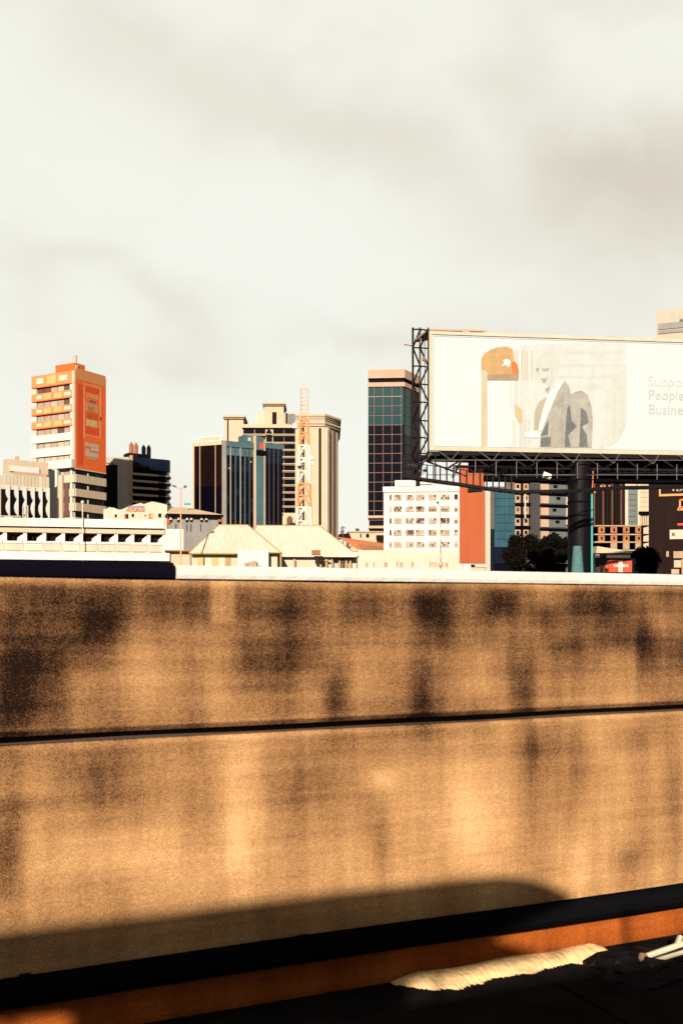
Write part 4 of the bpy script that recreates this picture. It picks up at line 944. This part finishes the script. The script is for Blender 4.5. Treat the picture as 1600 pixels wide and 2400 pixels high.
tree('small_tree', 'tiny bare tree on the skyline right of the beige tower', 'tree', 803, 240, 1252, 1232, 15, 160, M('bare_twigs', (.10, .05, .04)), 6, .16, 12)

# ---- billboard
BB = Bd('billboard', 'huge white roadside billboard with a bottle and man in suit', 'billboard', 1005, 100, 6.65)
bx = BB.R; BZ = lambda py, px=1005: BB.z(py, bx(px))
bz0, bz1, bwid = BZ(1056), BZ(776), bx(1690)
BB.r('face_panel', BBWHITE, 0.3, bwid, 0, .25, bz0 + .3, bz1 - .3)
for nm, a in (('frame_bar', (0, bwid, -.12, .3, bz1 - .33, bz1)), ('frame_bar', (0, bwid, -.16, .3, bz0, bz0 + .36)), ('frame_bar', (0, .32, -.1, .3, bz0 + .37, bz1 - .34))): BB.r(nm, CREAM if a[4] > bz0 + 1 else M('cream_frame', (.20, .185, .14)), *a)
BB.r('frame_line', M('pale_line', (.165, .175, .165)), .45, bwid, -.03, .02, bz1 - .52, bz1 - .47); BB.r('frame_line', MATS['pale_line'], .45, .50, -.03, .02, bz0 + .5, bz1 - .53); BB.r('frame_line', MATS['pale_line'], .45, bwid, -.03, .02, bz0 + .44, bz0 + .49)
def bpt(px, py): a = bx(px); return (a, BB.z(py, a))
def prnt(name, m, pts, layer, label=None): return slab(name, BB.o, m, [bpt(*p) for p in pts], BB.P, -.008 * layer, -.008 * layer + .006, label)
CAP1 = M('printed_amber', (.178, .112, .048), var=.16, scale=1.5, streak=.22, grain=.15); CAP2 = M('printed_orange', (.200, .060, .010), var=.15)
CAPB = M('printed_brown', (.125, .085, .055), var=.25, scale=2, streak=.2, grain=.2); INK1 = M('printed_pale_grey', (.188, .196, .192), var=.10, scale=1.2, streak=.16, grain=.12); INK2 = M('printed_mid_grey', (.128, .124, .112), var=.36, scale=1.2, streak=.28, grain=.25); INK3 = M('printed_dark_grey', (.045, .050, .052), var=.45, scale=4, streak=.25, grain=.3)
PEACHP = M('printed_peach', (.178, .158, .120), var=.12, streak=.12)
prnt('printed_picture', M('printed_backdrop', (.196, .208, .208), var=.12, scale=1.0, streak=.14), [(1220, 808), (1468, 800), (1468, 985), (1462, 1010), (1450, 1030), (1430, 1047), (1405, 1056), (1215, 1050)], 1)
for y in (822, 853, 880): prnt('printed_stripe', INK1, [(1310, y), (1467, y), (1467, y + 7), (1310, y + 7)], 2)
prnt('printed_shape', INK1, [(1400, 822), (1415, 822), (1410, 845), (1402, 860), (1396, 852)], 2.5); prnt('printed_shape', INK2 if False else INK1, [(1362, 905), (1380, 897), (1395, 899), (1408, 908), (1390, 912), (1365, 912)], 2.5)
prnt('printed_shade', INK1, [(1435, 880), (1466, 860), (1466, 1000), (1448, 1030), (1425, 1046), (1405, 1050), (1420, 990), (1418, 930)], 3)
prnt('printed_arch', CAP1, [(1127, 870), (1127, 842), (1133, 830), (1147, 820), (1165, 814), (1185, 812), (1200, 818), (1204, 835), (1204, 892), (1140, 892)], 2)
prnt('printed_edge', PEACHP, [(1127, 866), (1141, 870), (1141, 1050), (1127, 1050)], 3)
prnt('printed_cap_side', CAP2, [(1197, 850), (1204, 846), (1212, 855), (1215, 868), (1215, 880), (1200, 880)], 3); prnt('printed_cap_rim', CAPB, [(1141, 878), (1215, 876), (1214, 892), (1141, 891)], 3.5)
prnt('printed_star', BBWHITE, [(1172, 858), (1180, 852), (1178, 844), (1186, 841), (1194, 844), (1196, 852), (1192, 861), (1184, 856)], 4)
prnt('printed_label', BBWHITE, [(1142, 893), (1200, 893), (1200, 1048), (1142, 1048)], 4)
for k, x in enumerate((1206, 1211, 1222, 1228, 1234, 1244)): prnt('printed_line', PEACHP, [(x, 822), (x + 2.2, 822), (x + 2.2, 892), (x, 892)], 2.6); prnt('printed_line', PEACHP, [(x - 5, 985), (x - 3.5, 985), (x - 3.5, 1050), (x - 5, 1050)], 2.6)
for x in (1195, 1206, 1210): prnt('printed_line', PEACHP, [(x, 893), (x + 1.5, 893), (x + 1.5, 960), (x, 960)], 4.4)
prnt('printed_hand', M('printed_yellow', (.185, .150, .080), var=.15), [(1203, 946), (1212, 950), (1222, 962), (1224, 990), (1216, 992), (1206, 975)], 4)
prnt('printed_face', INK1, [(1256, 862), (1262, 830), (1285, 820), (1306, 828), (1312, 850), (1306, 880), (1288, 905), (1272, 895), (1262, 880)], 3.4)
for a in ([(1254, 864), (1262, 863), (1260, 874)], [(1268, 864), (1286, 863), (1284, 870), (1272, 871)], [(1266, 887), (1282, 886), (1278, 896), (1272, 898)], [(1276, 912), (1288, 905), (1284, 924)]): prnt('printed_feature', INK2, a, 5)
prnt('printed_shirt', BBWHITE, [(1282, 925), (1310, 895), (1322, 890), (1290, 960), (1268, 1012), (1258, 1010)], 5)
prnt('printed_sleeve', M('printed_soft_brown', (.145, .130, .105), var=.1), [(1250, 1006), (1252, 965), (1262, 942), (1280, 930), (1268, 968), (1259, 1012)], 5.4)
prnt('printed_suit', INK2, [(1322, 892), (1333, 908), (1336, 925), (1348, 918), (1362, 915), (1376, 926), (1384, 950), (1388, 985), (1385, 1050), (1264, 1048), (1266, 1018), (1286, 965), (1305, 920)], 6)
prnt('printed_suit_shade', INK3, [(1328, 955), (1334, 950), (1338, 985), (1350, 1000), (1330, 1020), (1336, 1048), (1322, 1048), (1324, 1000)], 7)
prnt('printed_suit_shade', INK3, [(1360, 955), (1372, 965), (1378, 990), (1362, 1000), (1374, 1020), (1376, 1048), (1356, 1048), (1358, 1000)], 7)
prnt('printed_suit_shade', INK3, [(1270, 1012), (1284, 985), (1283, 1020), (1266, 1022)], 7); prnt('printed_suit_shade', INK3, [(1266, 1026), (1290, 1024), (1289, 1047), (1265, 1047)], 7)
prnt('printed_lapel', M('printed_soft_brown'), [(1294, 1008), (1302, 1010), (1300, 1046), (1292, 1046)], 7.5); prnt('printed_cuff', BBWHITE, [(1226, 1014), (1258, 1008), (1262, 1026), (1230, 1026)], 7.5)
INKT = M('printed_faded_text', (.172, .180, .172), var=.04)
for body, y, wd, m in (('Support', 904, 140, M('printed_very_faded', (.192, .208, .212), var=.03)), ('People', 936, 120, INKT), ('Business', 970, 150, INKT)):
    a = bx(1517); text_mesh('lettering', BB.o, m, body, 1.45, face_mtx(BB.P(a, -.03, BB.z(y, a)), BB.th), .004)
BB.r('rear_face', STEEL_M, .3, bwid, .3, .45, bz0 + .3, bz1 - .3)
for px, dpx in ((1084, 8), (1427, 8)): BB.r('top_lamp', STEEL_P, bx(px), bx(px + 16), .1, .5, bz1 + .02, bz1 + .14)
for px in (1190, 1213): MB().bar(BB.P(bx(px), .4, bz1), BB.P(bx(px), .4, bz1 + .75), .05).bar(BB.P(bx(px) - .3, .4, bz1), BB.P(bx(px), .4, bz1 + .4), .04).build('top_bracket', STEEL_P, BB.o)
# open side frame: from the front edge back to the second face
def bside(px, Y): return (wx(px, Y) - BB.X, Y - BB.Y)
fr0 = bside(1003, 100.3); fr1 = bside(984, 103); fr2 = bside(967, 105)
def sp_(f_, py, Y): return Vector((f_[0], f_[1], wz(py, Y)))
sd = MB()
YS = [772, 815, 858, 900, 942, 985, 1025, 1062]
for f_, Y, rr in ((fr0, 100.3, .10), (fr1, 103, .15), (fr2, 105, .15)): sd.bar(sp_(f_, 768, Y), sp_(f_, 1066, Y), rr)
for i, y in enumerate(YS):
    sd.bar(sp_(fr0, y + 2, 100.3), sp_(fr1, y, 103), .10); sd.bar(sp_(fr1, y, 103), sp_(fr2, y, 105), .10)
    if i + 1 < len(YS):
        y2 = YS[i + 1]
        if i % 2: sd.bar(sp_(fr0, y2, 100.3), sp_(fr1, y, 103), .09); sd.bar(sp_(fr1, y2, 103), sp_(fr2, y, 105), .09)
        else: sd.bar(sp_(fr0, y, 100.3), sp_(fr1, y2, 103), .09); sd.bar(sp_(fr2, y2, 105), sp_(fr1, y, 103), .09)
    pass
sd.bar(sp_(fr0, 780, 100.3) + Vector((-.35, .1, 0)), sp_(fr0, 1060, 100.3) + Vector((-.35, .1, 0)), .045)
sd.build('side_truss', STEEL_D, BB.o)
MB().bar(sp_(fr1, 768, 103) + Vector((.05, -.1, 0)), sp_(fr1, 1066, 103) + Vector((.05, -.1, 0)), .09).build('side_post', STEEL_M, BB.o)
prism('top_cover', BB.o, TAN, [fr0, (fr0[0] + 6, fr0[1] + .5), fr2], wz(772, 100), wz(768, 100))
BB.r('side_lamp', RUST, -.6, -.35, .1, .4, BZ(845), BZ(835)); MB().bar(sp_(fr2, 808, 105) + Vector((-.1, 0, 0)), sp_(fr2, 808, 105) + Vector((-.9, 0, .1)), .14, 6).build('bird_spike_lamp', STEEL_P, BB.o)
# second face (the rear of the V) and underframe
mesh('second_face', BB.o, STEEL_M, [(fr2[0] + 3, fr2[1] + 1.4, bz0), (fr2[0] + 34, fr2[1] + 16, bz0), (fr2[0] + 34, fr2[1] + 16, bz1), (fr2[0] + 3, fr2[1] + 1.4, bz1)], [(0, 1, 2, 3)])
uf = MB()
for d in (.1, 2.4, 4.6):
    uf.bar(BB.P(-.2 - d * .35, d, bz0 - .25), BB.P(bwid, d, bz0 - .25), .22); 
    uf.bar(BB.P(bx(1060) + d, d, BZ(1092)), BB.P(bwid, d, BZ(1092)), .17)
x = 2.2; i = 0
while x < bwid - 2.3:
    for d in (.1, 2.4): 
        a, b = (bz0 - .3, BZ(1092)) if i % 2 else (BZ(1092), bz0 - .3)
        uf.bar(BB.P(x, d, a), BB.P(x + 2.0, d, b), .12)
    uf.bar(BB.P(x, .1, bz0 - .3), BB.P(x, 4.6, bz0 - .3), .14); uf.bar(BB.P(x, .1, BZ(1092)), BB.P(x + 2, 4.6, bz0 - .3), .10)
    x += 2.0; i += 1
uf.bar(BB.P(bx(1090), 0.1, bz0 - .2), BB.P(bx(1060), .1, BZ(1118)), .14); uf.bar(BB.P(bx(1005), 2, bz0 - .2), BB.P(bx(985), 2, BZ(1112)), .2)
uf.bar(BB.P(-1.2, 2.5, bz0 - .2), BB.P(bx(1100), 1, BZ(1112)), .12)
uf.build('underframe', STEEL_D, BB.o)
mesh('soffit', BB.o, STEEL_M, [BB.P(bx(1120), .3, bz0 - .1), BB.P(bwid, .3, bz0 - .1), BB.P(bwid, 7, bz0 - .1), BB.P(bx(1120), 7, bz0 - .1)], [(0, 1, 2, 3)])
BB.r('gusset_sheet', M('brown_black_steel', (.012, .007, .006), spec=.03, var=.5), bx(1125), bwid, 5.0, 5.1, BZ(1090), bz0 - .12)
gd = BB.r('main_girder', BLACKPL, bx(1150), bwid, 1.6, 3.0, BZ(1118), BZ(1086)); 
# catwalks with thin railings
rl = MB()
for y, d in ((1083, -1.3), (1117, -1.3)): rl.bar(BB.P(bx(995), d, BZ(y)), BB.P(bwid, d, BB.z(y, bwid)), .055)
for k in range(16): rl.bar(BB.P(bx(1010) + k * 2.1, -1.3, BZ(1083)), BB.P(bx(1010) + k * 2.1, -1.3, BZ(1120)), .05); 
for k in range(8): rl.bar(BB.P(bx(1025) + k * 4.2, -.1, bz0), BB.P(bx(1025) + k * 4.2 + 1.1, -1.3, BZ(1082)), .07); rl.bar(BB.P(bx(1025) + k * 4.2 + 2.2, -.1, bz0), BB.P(bx(1025) + k * 4.2 + 1.1, -1.3, BZ(1082)), .07)
rl.build('railing', STEEL_M, BB.o)
cw = MB()
def cpt(px, py, Y): return Vector((wx(px, Y) - BB.X, Y - BB.Y, wz(py, Y)))
pa = [(945, 1116, 97), (985, 1122, 96.2), (1062, 1132, 95), (1140, 1144, 93.8), (1212, 1152, 92.8), (1330, 1150, 93.4), (1450, 1142, 95.5), (1640, 1140, 98)]
for a, b in zip(pa, pa[1:]):
    for o_ in (0, 1.0): cw.bar(cpt(*a) + Vector((0, o_, 0)), cpt(*b) + Vector((0, o_, 0)), .17); 
    for k in range(4):
        p = cpt(*a).lerp(cpt(*b), k / 4); cw.bar(p, p + Vector((0, 1, 0)), .09); 
cw.build('catwalk', STEEL_D, BB.o)
hr = MB()
for a, b in zip(pa, pa[1:]):
    A_, B_ = cpt(*a), cpt(*b)
    if a[0] < 1210:
        for k in range(5): p = A_.lerp(B_, k / 5); hr.bar(p, p + Vector((0, .0, 1.45)), .085)
    hr.bar(A_ + Vector((0, 0, 1.4)), B_ + Vector((0, 0, 1.4)), .05)
for px in (1020, 1046): hr.bar(cpt(px, 1064, 96), cpt(px, 1130, 95.5), .08)
hr.build('handrail', STEEL_D, BB.o)
MB().bar(cpt(1096, 1150, 93.6), cpt(1130, 1150, 93.6), .22, 6, .1).build('flood_lamp', STEEL_D, BB.o); MB().bar(cpt(1272, 1112, 93.5), cpt(1290, 1118, 93.5), .30, 6, .25).build('flood_lamp', M('lamp_white', (.42, .38, .3)), BB.o); MB().bar(cpt(985, 1100, 97), cpt(990, 1112, 97), .18, 6).build('flood_lamp', STEEL_P, BB.o)
MB().bar(cpt(993, 1099, 96.5), cpt(1001, 1098, 96.5), .13, 6).build('blue_lamp', TEALPAINT, BB.o)
for a, b in (((990, 1084), (1010, 1062)), ((985, 1075), (1003, 1080)), ((955, 1088), (985, 1094)), ((950, 1098), (1000, 1104)), ((965, 1066), (990, 1110)), ((1000, 1066), (968, 1112)), ((978, 1066), (978, 1120))): MB().bar(cpt(*a, 97), cpt(*b, 98), .13).build('brace_or_lit_patch', STEEL_M if a[0] in (990, 955) else STEEL_D, BB.o)
MB().bar(cpt(1357, 1085, 102.5) * 1.0, Vector((cpt(1357, 1085, 102.5).x, cpt(1357, 1085, 102.5).y, 0)), 1.20, 28).build('column', M('black_column_paint', (.0025, .002, .0028), rough=.5, spec=.035, var=.2, streak=.3), BB.o)
for y in (1176, 1208): 
    c = cpt(1357, y, 102.5); MB().bar(c, c - Vector((0, 0, .18)), 1.24, 28).build('column_collar', BLACKPL, BB.o)
MB().bar(cpt(1386, 1158, 101.6), Vector((cpt(1386, 1158, 101.6).x, cpt(1386, 1158, 101.6).y, 0)), .10, 8).build('teal_cable_pipe', TEALPAINT, BB.o); MB().bar(cpt(1389, 1104, 101.6), cpt(1387, 1150, 101.6), .05, 6).build('orange_cable', MASTRED, BB.o)
c = cpt(1352, 1280, 101.0); MB().bar(Vector((c.x, c.y, 0)), c, 1.0, 12, .42).build('teal_base_flare', M('faded_teal_paint', (.028, .075, .08), var=.4, scale=3), BB.o)
